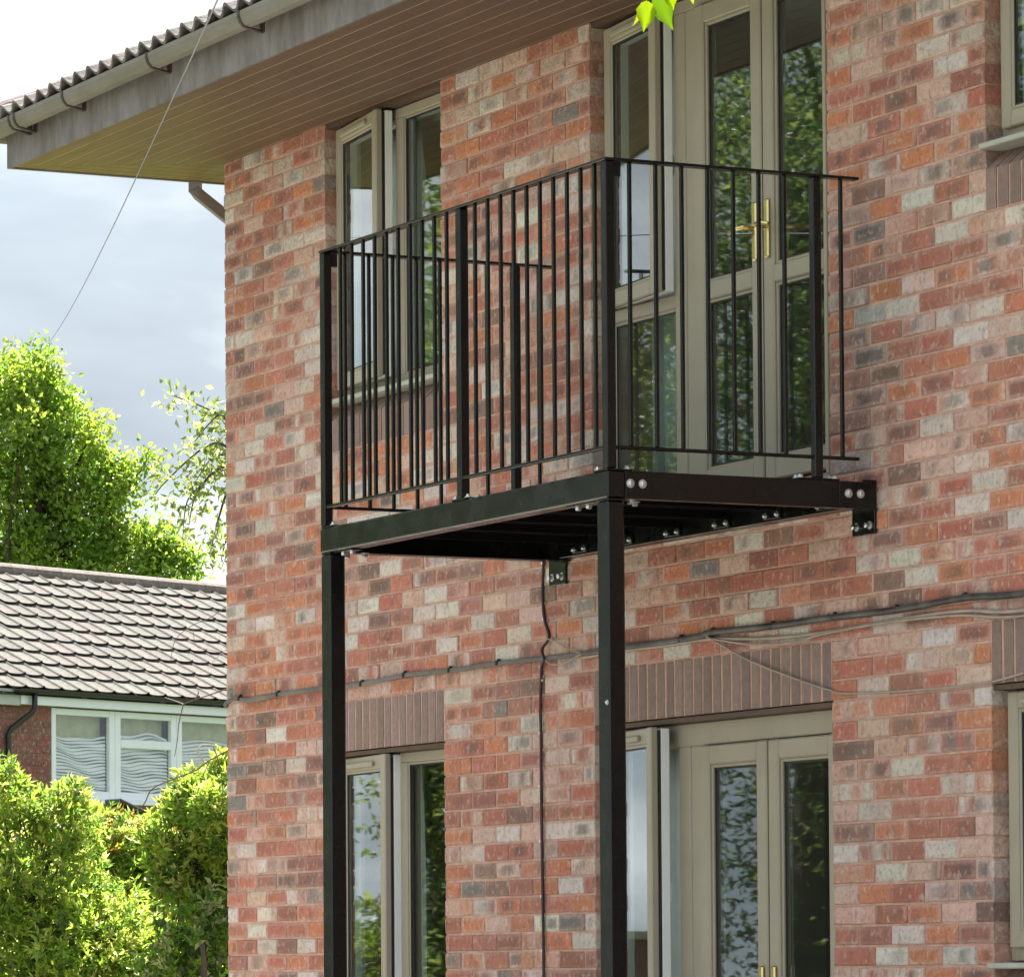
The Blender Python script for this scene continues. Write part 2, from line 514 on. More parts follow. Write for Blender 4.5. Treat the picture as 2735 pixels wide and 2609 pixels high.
pieces = []
for c in range(68):
    z1 = ZT - 0.075 * c
    z0 = z1 - 0.075
    off = 0.0 if c % 2 == 0 else BP / 2
    for a, b in solid(z0 + 0.002, z1 - 0.002):
        xs = [a]
        k = math.ceil((a - off) / BP - 1e-6)
        while off + k * BP < b - 1e-6:
            x = off + k * BP
            if x - xs[-1] > 0.07 and b - x > 0.07: xs.append(x)
            k += 1
        xs.append(b)
        for x0, x1 in zip(xs[:-1], xs[1:]):
            pieces.append((x0, x1, z0, z1))
def shown(p):
    pts = [pix((x, 0, z)) for x in p[:2] for z in p[2:]]
    xs = [q[0] for q in pts]; ys = [q[1] for q in pts]
    if min(xs) < 2 or max(xs) > IW - 2 or min(ys) < 2 or max(ys) > IH - 2: return 0
    X, Z = (p[0] + p[1]) / 2, (p[2] + p[3]) / 2
    if 4.15 < X < 4.3 and Z < 2.9: return 0                           # behind the right-hand post
    return (max(xs) - min(xs)) * (max(ys) - min(ys)) * (1.0 if p[1] - p[0] > 0.19 else 0.6)
order = sorted(range(len(pieces)), key=lambda i: -shown(pieces[i]))
single = set(order[:300])
rest = MB()
for i, (x0, x1, z0, z1) in enumerate(pieces):
    t = brick_tint()
    X, Z = (x0 + x1) / 2, (z0 + z1) / 2
    if 5.66 < X < 5.86 and 2.95 < Z < 3.95:                            # old run-off stain on the pier
        t = tuple(v * 0.45 + 0.10 for v in t)
    mb = MB() if i in single else rest
    g0 = 0.0 if x0 < 0.001 else 0.0042
    dy = rnd.uniform(-0.003, 0.0025)
    op_l = any(abs(x0 - o[1]) < 1e-3 for o in OPEN); op_r = any(abs(x1 - o[0]) < 1e-3 for o in OPEN)
    mb.brick(x0 + (0.0 if op_l else g0), x1 - (0.0 if op_r else 0.0042), dy, 0.1025, z0 + 0.0042, z1 - 0.0042, t)
    if i in single:
        mb.build('brick', BRICK, wall)
rest.build('brick', BRICK, wall, kind='stuff')

def soldier_tint():
    k = rnd.uniform(0.82, 1.15)
    return (0.290 * k, 0.200 * k, 0.172 * k * rnd.uniform(0.95, 1.08))
for a, b, c, d in OPEN:
    n = round((b - a) / 0.0745); p = (b - a) / n
    if abs(d - 2.325) < 1e-3:                                         # soldier-course lintel
        for k in range(n):
            MB().box(a + k * p + 0.0062, a + (k + 1) * p - 0.0062, rnd.uniform(-0.0005, 0.0015), 0.10, 2.104, 2.3205, bev=0.003,
                     tint=soldier_tint(), jit=0.0015).build('lintel_brick', SOLDIER, wall)
    if b - a < 1.5:                                                   # sloping plinth bricks under the sill
        back = MB(); 
        for k in range(n):
            x0, x1 = a + k * p + 0.006, a + (k + 1) * p - 0.006
            j = rnd.uniform(-0.002, 0.001)
            prof = [(j, c + 0.005), (j, c + 0.146), (j + 0.006, c + 0.153), (0.072, c + 0.213), (0.10, c + 0.213), (0.10, c + 0.005)]
            m_ = MB().loft([[(x0, y, z) for y, z in prof], [(x1, y, z) for y, z in prof]], tint=soldier_tint())
            m_.build('sill_brick', SOLDIER, wall)
        prof = [(0.0035, c), (0.0035, c + 0.145), (0.075, c + 0.2095), (0.30, c + 0.208), (0.30, c)]
        back.loft([[(a, y, z) for y, z in prof], [(b, y, z) for y, z in prof]]).build('sill_mortar', MORTAR, wall)

# ------------------------------------------------------------------ windows and doors
def ring(mb, x0, x1, z0, z1, wd, y0, y1, bev=0.004, fn=None, wt=None, wb=None):
    wt = wd if wt is None else wt; wb = wd if wb is None else wb
    mb.box(x0, x0 + wd, y0, y1, z0, z1, bev, fn=fn)
    mb.box(x1 - wd, x1, y0, y1, z0, z1, bev, fn=fn)
    mb.box(x0 + wd, x1 - wd, y0 + 0.0015, y1 - 0.001, z1 - wt, z1 - 0.001, bev, fn=fn)
    mb.box(x0 + wd, x1 - wd, y0 + 0.0015, y1 - 0.001, z0 + 0.001, z0 + wb, bev, fn=fn)
def hinge(xh, yh, deg):
    c, s = math.cos(math.radians(deg)), math.sin(math.radians(deg))
    def fn(p):
        dx, dy = p[0] - xh, p[1] - yh
        return np.array([xh + dx * c + dy * s, yh - dx * s + dy * c, p[2]])
    return fn
def pane(x0, x1, z0, z1, y, parent, fn=None):
    MB().box(x0 - 0.004, x1 + 0.004, y, y + 0.006, z0 - 0.004, z1 + 0.004, fn=fn).build('pane', GLASS, parent)
    g = MB(); ring(g, x0 - 0.003, x1 + 0.003, z0 - 0.003, z1 + 0.003, 0.009, y - 0.006, y - 0.001, 0, fn)
    g.build('gasket', GASKET, parent)
def sash(x0, x1, z0, z1, deg, parent, vent=True):
    """outward-opening casement hinged on its left edge"""
    fn = hinge(x0, 0.055, deg)
    s = MB(); ring(s, x0, x1, z0, z1, 0.062, 0.045, 0.075, 0.005, fn)
    ring(s, x0 + 0.060, x1 - 0.060, z0 + 0.060, z1 - 0.060, 0.014, 0.052, 0.074, 0.003, fn)     # glazing bead
    s.build('casement', UPVC, parent)
    s = MB(); ring(s, x0 + 0.012, x1 - 0.012, z0 + 0.012, z1 - 0.012, 0.06, 0.076, 0.090, 0, fn)
    s.build('gasket', GASKET, parent)
    s = MB(); ring(s, x0 + 0.004, x1 - 0.004, z0 + 0.004, z1 - 0.004, 0.07, 0.0905, 0.125, 0.003, fn)
    s.build('casement_lining', WHITE, parent)
    pane(x0 + 0.074, x1 - 0.074, z0 + 0.074, z1 - 0.074, 0.062, parent, fn)
    if vent:
        MB().box(x0 + 0.10, x1 - 0.13, 0.030, 0.046, z1 - 0.050, z1 - 0.028, 0.004, fn=fn).build('vent_cover', UPVC, parent)
    hd = MB(); hd.box(x1 - 0.045, x1 - 0.025, 0.126, 0.140, (z0 + z1) / 2 - 0.10, (z0 + z1) / 2 - 0.02, 0.004, fn=fn)
    hd.build('casement_handle', WHITE, parent)

def window(x0, x1, zs, zt, deg, label):
    """two-light window: casement on the left, fixed light on the right; zs is the top of the sill board"""
    f = MB()
    ring(f, x0 + 0.004, x1 - 0.004, zs + 0.004, zt, 0.045, 0.070, 0.140, 0.004, wb=0.05)
    mx0 = x0 + 0.607
    f.box(mx0, mx0 + 0.072, 0.0705, 0.139, zs + 0.052, zt - 0.045, 0.004)
    ring(f, mx0 + 0.070, x1 - 0.048, zs + 0.052, zt - 0.044, 0.014, 0.078, 0.10, 0.003)
    wn = f.build('window', UPVC, building, label=label)
    li = MB(); ring(li, x0 + 0.004, x1 - 0.004, zs + 0.004, zt, 0.05, 0.1405, 0.16, 0.0)
    li.build('frame_lining', WHITE, wn)
    pane(mx0 + 0.086, x1 - 0.062, zs + 0.066, zt - 0.058, 0.086, wn)
    sash(x0 + 0.034, mx0 + 0.010, zs + 0.050, zt - 0.005, deg, wn)
    sb = MB(); sb.box(x0 + 0.002, x1 - 0.002, -0.030, 0.115, zs - 0.021, zs, 0.004)
    sb.box(x0 + 0.004, x1 - 0.004, 0.115, 0.16, zs - 0.015, zs + 0.003, 0)
    sb.build('sill', SILLM, wn)
    return wn
window(1.13, 2.3225, 3.686, 4.925, 7.3, 'upper window with its left casement ajar, beside the corner')
window(1.13, 2.3225, 0.836, 2.080, 5.0, 'lower window with its left casement ajar, beside the corner')
window(6.63, 7.83, 3.986, 4.925, 0.0, 'upper window cut by the right edge')
window(6.63, 7.83, 1.136, 2.080, 0.0, 'lower window cut by the right edge')

def patio_door(zb_, leaf_top, zt, deg, zrail, label):
    f = MB()
    x0, x1 = 3.694, 5.550
    ring(f, x0, x1, zb_, zt, 0.052, 0.070, 0.140, 0.004, wt=zt - leaf_top - 0.004, wb=0.03)
    zt2 = leaf_top + 0.004
    f.box(4.268, 4.358, 0.0705, 0.139, zb_ + 0.03, zt2, 0.005)         # two coupled jambs with a groove between
    f.box(4.366, 4.462, 0.0700, 0.1385, zb_ + 0.03, zt2, 0.005)
    f.box(4.357, 4.367, 0.085, 0.135, zb_ + 0.03, zt2, 0)
    f.box(3.746, 4.268, 0.0715, 0.138, zrail - 0.045, zrail + 0.008, 0.005)
    ring(f, 3.744, 4.270, zb_ + 0.028, zrail - 0.043, 0.014, 0.079, 0.10, 0.003)
    d = f.build('patio_door', UPVC, building, label=label)
    pane(3.758, 4.256, zb_ + 0.042, zrail - 0.057, 0.088, d)
    sash(3.735, 4.274, zrail + 0.012, zt - 0.012, deg, d)
    for k, (a, b) in enumerate(((4.468, 4.986), (5.000, 5.518))):
        lf = MB()
        ring(lf, a, b, zb_ + 0.035, leaf_top, 0.076, 0.048, 0.115, 0.006, wb=0.085)
        mz = zb_ + 0.78
        lf.box(a + 0.076, b - 0.076, 0.0495, 0.114, mz, mz + 0.070, 0.006)
        for z0, z1 in ((zb_ + 0.120, mz), (mz + 0.07, leaf_top - 0.076)):
            ring(lf, a + 0.074, b - 0.074, z0 - 0.002, z1 + 0.002, 0.014, 0.060, 0.09, 0.003)
        leaf = lf.build('door_leaf', UPVC, d)
        pane(a + 0.088, b - 0.088, zb_ + 0.134, mz - 0.012, 0.075, d)
        pane(a + 0.088, b - 0.088, mz + 0.082, leaf_top - 0.090, 0.075, d)
        hx = b - 0.036 if k == 0 else a + 0.042
        hz = zb_ + 0.99
        h = MB(); h.box(hx - 0.016, hx + 0.016, 0.034, 0.0475, hz - 0.112, hz + 0.112, 0.005)
        sgn = -1 if k == 0 else 1
        h.tube([(hx, 0.036, hz + 0.01), (hx, -0.006, hz + 0.012), (hx + sgn * 0.05, -0.016, hz + 0.012), (hx + sgn * 0.105, -0.012, hz)],
               [0.010, 0.011, 0.0095, 0.007], 8)
        h.build('door_handle', BRASS, d, label='brass lever handle on the %s leaf' % ('left' if k == 0 else 'right'))
    MB().box(5.008 - 0.016, 5.008 - 0.006, 0.055, 0.10, zb_ + 0.04, leaf_top - 0.004).build('gasket', GASKET, d)
    return d
pd_up = patio_door(2.932, 4.872, 4.925, 6.6, 3.765, 'upper glazed double door with brass handles')
MB().box(5.536, 5.5525, -0.004, 0.066, 2.94, 4.93, 0.003).build('edge_trim', UPVC, pd_up)
patio_door(0.030, 1.986, 2.080, 10.5, 0.88, 'lower glazed double door under the balcony')
for a, b, c, d in OPEN:                                               # thin dark strip above each frame
    h = MB(); h.box(a + 0.003, b - 0.003, 0.012, 0.15, d - 0.245 if d < 3 else d - 0.024, d - 0.2265 if d < 3 else d - 0.003)
    h.build('head_strip', BROWNB, building)

# rooms behind the glass
r_ = MB()
for z0, z1 in ((0.0, 2.45), (2.75, 4.90)):
    for x0, x1 in ((0.31, 3.0), (3.1, 6.1), (6.2, 8.68)):
        y0, y1 = 0.302, 4.2
        r_.box(x0, x1, y1, y1 + 0.05, z0, z1); r_.box(x0, x1, y0, y1, z0 - 0.05, z0); r_.box(x0, x1, y0, y1, z1, z1 + 0.04)
        r_.box(x0, x0 + 0.02, y0, y1, z0, z1); r_.box(x1 - 0.02, x1, y0, y1, z0, z1)
r_.build('room', ROOM, building)

# ------------------------------------------------------------------ eaves
FY, FX = -0.87, -0.52                                                 # inner faces of the two fascias
so_ = MB()
so_.prism([(FX, FY), (X_END + 0.5, FY), (X_END + 0.5, 0.16), (0, 0.16), (0, 8.4), (FX, 8.4)], 4.9505, 4.975)
soffit = so_.build('soffit', SOFFG, building, label='brown boarded soffit, green with algae at the corner')
def sx(y): return FX * (-y / -FY) if y < 0 else 0.0
def sy(x): return FY * (x / FX)
bw = 0.0965
def algae(x, y):
    """algae grows towards the exposed corner"""
    g = max(0.0, min(1.0, (1.9 - x) / 2.2)) * (0.35 + 0.65 * max(0, min(1, -y / 0.75)))
    if x < 0.25: g = max(g, 0.75)
    a = np.array([1.0, 1.0, 1.0]); b = np.array([1.50, 1.95, 0.85])
    return tuple(a * (1 - g) + b * g)
SOFFB_BASE = (0.140, 0.079, 0.053)
y = FY + 0.004
while y < 0.15:
    y1 = min(y + bw - 0.010, 0.155)
    m_ = MB()
    xs = [None, -0.1, 0.3, 0.7, 1.1, 1.5, 1.9, 2.6, X_END + 0.5]
    xa, xb = (sx(y), sx(y1)) if y < 0 else (0.0, 0.0)
    st = [(xa, xb)] + [(q, q) for q in xs[1:] if q > max(xa, xb) + 0.02]
    vs, ts = [], []
    for p, q in st:
        for z in (4.948, 4.950):
            vs += [(p, y, z), (q, y1, z)]
            for xx, yy in ((p, y), (q, y1)):
                t = algae(xx, yy); ts.append(tuple(SOFFB_BASE[i] * t[i] for i in range(3)))
    fs = []
    for k in range(len(st) - 1):
        a_, b_ = 4 * k, 4 * k + 4
        fs += [(a_, a_ + 1, b_ + 1, b_), (a_ + 2, b_ + 2, b_ + 3, a_ + 3), (a_, b_, b_ + 2, a_ + 2), (a_ + 1, a_ + 3, b_ + 3, b_ + 1)]
    e = 4 * (len(st) - 1)
    fs += [(0, 2, 3, 1), (e, e + 1, e + 3, e + 2)]
    m_.add(vs, fs); m_.t = ts
    m_.build('soffit_board', SOFFB, soffit)
    y += bw
x = FX + 0.003
while x < -0.01:
    x1 = min(x + 0.092, -0.004)
    m_ = MB().prism([(x, sy(x) + 0.006), (x1, sy(x1) + 0.006), (x1, 8.4), (x, 8.4)], 4.948, 4.950)
    m_.t = [tuple(SOFFB_BASE[i] * (1.50, 1.95, 0.85)[i] for i in range(3))] * len(m_.v)
    m_.build('soffit_board', SOFFB, soffit)
    x += 0.097
fa = MB()
fa.box(FX - 0.018, X_END + 0.5, FY - 0.018, FY, 4.941, 5.125, 0.002)
fa.box(FX - 0.018, FX, FY + 0.001, 8.4, 4.941, 5.125, 0.002)
fa.build('fascia', FASCIA, building)
gprof = [(0.112, 5.136), (0.112, 5.119), (0.104, 5.094), (0.088, 5.076), (0.060, 5.070), (0.034, 5.080), (0.016, 5.104), (0.012, 5.130),
         (0.016, 5.130), (0.020, 5.106), (0.036, 5.084), (0.060, 5.074), (0.086, 5.080), (0.100, 5.096), (0.108, 5.120), (0.108, 5.136)]
gu = MB()
gy = FY - 0.018
gx = FX - 0.018
gu.loft([[(gx - q, gy - q, z) for q, z in gprof], [(X_END + 0.5, gy - q, z) for q, z in gprof]])
gu.loft([[(gx - q, 8.4, z) for q, z in gprof], [(gx - q, gy - q, z) for q, z in gprof]])
gutter = gu.build('gutter', GUTTER, building)
for xb in [-0.157, -0.225] + [0.454 + 1.0 * k for k in range(9)]:
    b_ = MB()
    pr = [(0.1155, 5.138), (0.1155, 5.118), (0.107, 5.091), (0.089, 5.071), (0.060, 5.064), (0.0, 5.052)]
    q_ = [(0.1125, 5.1385), (0.1125, 5.119), (0.1045, 5.0935), (0.088, 5.0755), (0.060, 5.0695), (0.0, 5.062)]
    for k in range(len(pr) - 1):
        x0, x1 = xb - 0.011, xb + 0.011
        P4 = [pr[k], pr[k + 1], q_[k + 1], q_[k]]
        b_.loft([[(x0, gy - a, z) for a, z in P4], [(x1, gy - a, z) for a, z in P4]])
    b_.box(xb - 0.02, xb + 0.02, gy - 0.006, gy, 5.055, 5.095, 0.001)
    b_.build('gutter_bracket', BRACKET, gutter)
# roof: hipped deck plus the first courses of roll tiles
rf = MB()
EY, EX, EZ = -0.955, -0.62, 5.140
tp = math.tan(math.radians(21))
hx_, rz = EX + 5.0, EZ + (4.0 - EY) * tp
V = [(EX, EY, EZ), (X_END + 0.5, EY, EZ), (X_END + 0.5, 4.0, rz), (EX + (4.0 - EY), 4.0, rz), (EX, 8.95, EZ), (X_END + 0.5, 8.95, EZ)]
rf.add(V, [(0, 1, 2, 3), (0, 3, 4), (3, 2, 5, 4), (1, 5, 2), (0, 4, 5, 1)])
roof = rf.build('roof', TILE, building)
me = roof.data
att = me.color_attributes.new('tint', 'FLOAT_COLOR', 'POINT')
att.data.foreach_set('color', [0.15, 0.118, 0.108, 1] * len(me.vertices))
cp, sp_ = math.cos(math.radians(21)), math.sin(math.radians(21))
per = 0.154
def roll(u): return 0.043 * (0.5 + 0.5 * math.cos(2 * math.pi * u / per)) ** 1.25
def pantile(nu=16, length=0.36):
    """one two-roll tile in its own frame: x across, y up the slope, z off the slope"""
    m_ = MB(); top, bot = [], []
    for s in (0.0, length):
        for k in range(nu + 1):
            u = 2 * per * k / nu
            h = roll(u - per / 2) - 0.026 * s / length
            top.append((u, s, h)); bot.append((u, s, h - 0.014))
    n = nu + 1
    vs = top + bot
    fs = []
    for k in range(nu):
        fs.append((k, k + 1, n + k + 1, n + k)); fs.append((2 * n + k, 3 * n + k, 3 * n + k + 1, 2 * n + k + 1))
        fs.append((k, 2 * n + k, 2 * n + k + 1, k + 1))
    fs += [(0, n, 3 * n, 2 * n), (nu, 2 * n + nu, 3 * n + nu, n + nu)]
    m_.add(vs, fs)
    return m_
def tile_meshes(shape, base, count, name):
    out = []
    for k in range(count):
        s = shape()
        f = rnd.uniform(0.75, 1.3)
        c = tuple(v * f * rnd.uniform(0.94, 1.06) for v in base)
        s.t = [c] * len(s.v)
        me_ = bpy.data.meshes.new(name)
        me_.from_pydata(s.v, [], s.f)
        a_ = me_.color_attributes.new('tint', 'FLOAT_COLOR', 'POINT')
        a_.data.foreach_set('color', [*c, 1] * len(s.v))
        me_.materials.append(TILE)
        out.append(me_)
    return out
mains = tile_meshes(pantile, (0.165, 0.148, 0.140), 6, 'roof_tile')
binv = building.matrix_basis.inverted()
for row in range(4):
    s0 = -0.050 + row * 0.30
    for k in range(-2, 31):
        x0 = -0.353 + k * 2 * per - (0.077 if False else 0)
        yb = EY + s0 * cp
        if x0 < EX + 0.10 + row * 0.26 - 0.16 or x0 > X_END: continue
        ob = bpy.data.objects.new('roof_tile', mains[rnd.randrange(6)])
        COL.objects.link(ob); ob.parent = roof
        ob.matrix_basis = binv @ (Matrix.Translation(Vector((x0, yb, EZ + 0.030 + s0 * sp_ + rnd.uniform(-0.002, 0.002)))) @ Matrix.Rotation(math.radians(21), 4, 'X'))
for k in range(9):                                                    # half-round hip tiles
    p0 = np.array([EX, EY, EZ + 0.02]) + np.array([1, 1, tp]) * (0.0 + 0.26 * k)
    p1 = p0 + np.array([1, 1, tp]) * 0.30
    h_ = MB().tube([p0 + np.array([0, 0, 0.012]), p1 - np.array([0, 0, 0.008])], 0.075, 10)
    c = tuple(v * rnd.uniform(0.85, 1.15) for v in (0.25, 0.17, 0.15)); h_.t = [c] * len(h_.v)
    h_.build('hip_tile', TILE, roof)
dp = MB()                                                             # swan neck of the side downpipe
DY = 0.10
for a, b in (((-0.575, DY, 5.06), (-0.575, DY, 4.90)), ((-0.575, DY, 4.905), (-0.055, DY, 4.66)), ((-0.055, DY, 4.665), (-0.055, DY, 0.0))):
    dp.tube([a, b], 0.036, 4)
dp.build('downpipe', PIPE, building)

# curtains: cloth hung inside, a thing each
def curtain(x0, x1, z0, z1, y, label, taper=0.0, ph=0.0):
    n, mz = 22, 6
    m_ = MB()
    front, back = [], []
    for j in range(mz + 1):
        z = z0 + (z1 - z0) * j / mz
        xr = x1 - taper * (j / mz) ** 2
        for i in range(n + 1):
            x = x0 + (xr - x0) * i / n
            yy = y + 0.018 * math.sin(i * 1.25 + ph + 0.25 * math.sin(j)) + 0.006 * math.sin(i * 2.9 + j * 0.4)
            front.append((x, yy, z)); back.append((x, yy + 0.003, z))
    K = n + 1; T = len(front); fs = []
    for j in range(mz):
        for i in range(n):
            a = j * K + i
            fs.append((a, a + 1, a + K + 1, a + K)); fs.append((T + a, T + a + K, T + a + K + 1, T + a + 1))
    for i in range(n):
        fs.append((i, T + i, T + i + 1, i + 1)); a = mz * K + i; fs.append((a, a + 1, T + a + 1, T + a))
    for j in range(mz):
        a = j * K; fs.append((a, a + K, T + a + K, T + a)); a = j * K + n; fs.append((a, T + a, T + a + K, a + K))
    m_.add(front + back, fs)
    return tag(m_.build('curtain', CURTAIN, None, smooth=True), label, 'curtain', 'curtains behind the glass')
curtain(1.20, 1.80, 3.72, 4.90, 0.22, 'pale curtain showing through the upper window beside the corner', 0.16)
curtain(1.17, 1.66, 0.85, 2.06, 0.24, 'pale curtain inside the lower window beside the corner', 0.04, 1.1)
curtain(3.76, 4.20, 2.96, 4.90, 0.24, 'pale curtain inside the upper glazed doors by the railing', 0.0, 2.0)
curtain(3.74, 4.30, 0.05, 2.06, 0.25, 'greyish curtain inside the lower glazed doors under the balcony', 0.0, 0.5)

# ================================================================== balcony
BX0, BX1, BYF = 3.482, 5.896, -1.111
balcony = thing('balcony', 'black steel balcony on two posts bolted to the brick wall', 'balcony', (4.69, -0.55, -0.15))
def bolt(p, axis, parent, r=0.0105, h=0.008, name='bolt'):
    m_ = MB(); m_.disc(p, axis, r * 1.55, 0.0025, 12)
    ax = np.array(axis, float)
    m_.disc(np.array(p) + ax * 0.0026, axis, r, h, 6, 0.002)
    return m_.build(name, ZINC, parent)
# supporting posts
for x0, x1, y1 in ((3.487, 3.568, -1.040), (5.812, 5.894, -1.040)):
    p = MB().box(x0, x1, BYF + 0.001, y1, -0.15, 2.768, 0.007)
    p.box(x0 - 0.003, x1 + 0.002, BYF + 0.004, y1 + 0.002, 2.768, 2.7755, 0.001)
    po = p.build('support_post', BLACK, balcony)
    if x0 > 5: bolt((5.884, BYF + 0.001, 2.057), (0, -1, 0), po, 0.006, 0.004, 'screw')
# perimeter beams
fb = MB().box(BX0, BX1, BYF, BYF + 0.070, 2.776, 2.8735, 0.006)
fbo = fb.build('front_beam', BLACK, balcony)
for x in (5.896,):
    fbp = MB().box(x - 0.001, x + 0.003, BYF + 0.004, BYF + 0.066, 2.781, 2.869, 0.001); fbp.build('end_cap', BLACK, fbo)
for side, xo in (('r', BX1), ('l', BX0)):
    b_ = MB(); s = -1 if side == 'r' else 1
    b_.box(xo, xo + s * 0.007, BYF + 0.0715, -0.012, 2.776, 2.8735, 0.002)            # channel: web and two flanges
    b_.box(xo + s * 0.0075, xo + s * 0.050, BYF + 0.0715, -0.012, 2.777, 2.785, 0.001)
    b_.box(xo + s * 0.0075, xo + s * 0.050, BYF + 0.0715, -0.012, 2.8645, 2.8725, 0.001)
    sb = b_.build('side_beam', BLACK, balcony)
    if side == 'r':
        MB().box(xo - 0.001, xo + 0.004, BYF + 0.0725, BYF + 0.165, 2.790, 2.868, 0.001).build('cleat', BLACK, sb)
        MB().box(xo - 0.001, xo + 0.004, -0.165, -0.040, 2.786, 2.868, 0.001).build('cleat', BLACK, sb)
        for yb in (-1.022, -0.973, -0.128, -0.078):
            bolt((xo + 0.0045, yb, 2.829), (1, 0, 0), sb)
    for k, xx in enumerate((0.022, 0.040)):                                             # bolts under the corners
        bolt((xo + s * (0.030 if k == 0 else 0.085), -1.005 + 0.05 * k, 2.7755), (0, 0, -1), sb, 0.012, 0.012)
for xx, yy in ((5.60, -1.07), (5.68, -1.07), (3.62, -1.07), (3.70, -1.07)):
    bolt((xx, yy, 2.7755), (0, 0, -1), fbo, 0.012, 0.014)
MB().box(5.56, 5.80, BYF + 0.012, BYF + 0.066, 2.770, 2.7755, 0.001).build('joint_plate', BLACK, fbo)
MB().box(3.572, 3.74, BYF + 0.012, BYF + 0.066, 2.770, 2.7755, 0.001).build('joint_plate', BLACK, fbo)
bb = MB().box(BX0 + 0.055, BX1 - 0.055, -0.075, -0.068, 2.786, 2.8725, 0.001)
bb.box(BX0 + 0.055, BX1 - 0.055, -0.0675, -0.012, 2.786, 2.793, 0.001)
bbo = bb.build('back_beam', BLACK, balcony)
# joists, each with a pair of bolts at the wall end
for k in range(6):
    x = 3.735 + 0.384 * k
    j = MB().box(x - 0.004, x + 0.004, BYF + 0.0715, -0.0765, 2.826, 2.858, 0.001)
    jo = j.build('joist', DECKM, balcony)
    MB().box(x - 0.062, x + 0.062, -0.0835, -0.0765, 2.794, 2.835, 0.001).build('cleat', BLACK, jo)
    for dx in (-0.045, 0.042):
        bolt((x + dx, -0.0835, 2.808), (0, -1, 0), jo, 0.0075, 0.007)
for k in range(13):                                                   # deck boards
    x0 = BX0 + 0.052 + k * 0.1777
    MB().box(x0 + 0.002, x0 + 0.1757, BYF + 0.072, -0.077, 2.8595, 2.871, 0.001).build('deck_board', DECKM, balcony)
# wall brackets
def bracket(x0, x1, tabside):
    p = MB().box(x0, x1, -0.0115, -0.002, 2.690, 2.883, 0.002)
    xt = x1 if tabside > 0 else x0
    p.box(xt - 0.008 if tabside > 0 else xt, xt if tabside > 0 else xt + 0.008, -0.060, -0.0118, 2.7765, 2.883, 0.001)
    o = p.build('wall_bracket', BLACK, balcony)
    for fx in (0.22, 0.80):
        bolt((x0 + (x1 - x0) * fx, -0.0118, 2.722), (0, -1, 0), o, 0.0105, 0.018)
    bolt((x0 + (x1 - x0) * 0.80, -0.0118, 2.848), (0, -1, 0), o, 0.0105, 0.018)
bracket(5.730, 5.888, 1)
bracket(3.330, 3.478, 1)
# railing
RP = []
def rpost(x0, x1, y0, y1, base):
    p = MB().box(x0, x1, y0, y1, 2.8815, 3.968, 0.004)
    o = p.build('railing_post', BLACK, balcony)
    bx0, bx1, by0, by1 = base
    MB().box(bx0, bx1, by0, by1, 2.874, 2.881, 0.001).build('base_plate', BLACK, o)
    cx, cy = (x0 + x1) / 2, (y0 + y1) / 2
    pts = [(bx0 + 0.014, by0 + 0.014), (bx1 - 0.014, by0 + 0.014), (bx1 - 0.014, by1 - 0.014), (bx0 + 0.014, by1 - 0.014)]
    for q in pts:
        if x0 - 0.012 < q[0] < x1 + 0.012 and y0 - 0.012 < q[1] < y1 + 0.012: continue
        bolt((q[0], q[1], 2.881), (0, 0, 1), o, 0.009, 0.008)
    return o
P_L = rpost(3.484, 3.522, -1.109, -1.071, (3.484, 3.590, -1.109, -1.010))
P_M = rpost(4.700, 4.738, -1.109, -1.071, (4.655, 4.785, -1.109, -1.040))
P_R = rpost(5.855, 5.894, -1.109, -1.070, (5.785, 5.894, -1.109, -1.010))
P_RS = rpost(5.862, 5.894, -0.262, -0.226, (5.838, 5.895, -0.330, -0.160))
P_LS = rpost(3.484, 3.516, -0.262, -0.226, (3.484, 3.541, -0.330, -0.160))
MB().box(3.496, 3.508, -1.0705, -1.040, 3.915, 3.967, 0.001).build('rail_bracket', BLACK, P_L)
MB().box(5.868, 5.880, -1.0695, -1.040, 3.915, 3.967, 0.001).build('rail_bracket', BLACK, P_R)
MB().box(BX0, BX1, BYF, BYF + 0.042, 3.9685, 3.9785, 0.002).build('top_rail', BLACK, balcony)
MB().box(BX1 - 0.042, BX1, BYF + 0.0425, -0.067, 3.9685, 3.9785, 0.002).build('top_rail', BLACK, balcony)
MB().box(BX0, BX0 + 0.042, BYF + 0.0425, -0.067, 3.9685, 3.9785, 0.002).build('top_rail', BLACK, balcony)
ry = -1.096
MB().box(3.5225, 4.6995, ry - 0.010, ry + 0.010, 2.951, 2.963, 0.002).build('bottom_rail', BLACK, balcony)
MB().box(4.7385, 5.8545, ry - 0.010, ry + 0.010, 2.951, 2.963, 0.002).build('bottom_rail', BLACK, balcony)
for xo in (BX1 - 0.018, BX0 + 0.018):
    MB().box(xo - 0.010, xo + 0.010, -1.0695, -0.2625, 2.951, 2.963, 0.002).build('bottom_rail', BLACK, balcony)
    MB().box(xo - 0.010, xo + 0.010, -0.2255, -0.070, 2.951, 2.963, 0.002).build('bottom_rail', BLACK, balcony)
def baluster(x, y):
    MB().box(x - 0.0068, x + 0.0068, y - 0.0068, y + 0.0068, 2.9635, 3.968, 0.002).build('baluster', BLACK, balcony)
sp = 0.1053
for k in range(10):
    baluster(3.656 + sp * k, ry); baluster(4.842 + sp * k, ry)
for xo in (BX1 - 0.018, BX0 + 0.018):
    for k in range(7): baluster(xo, -1.0043 + sp * k)
    baluster(xo, -0.137)

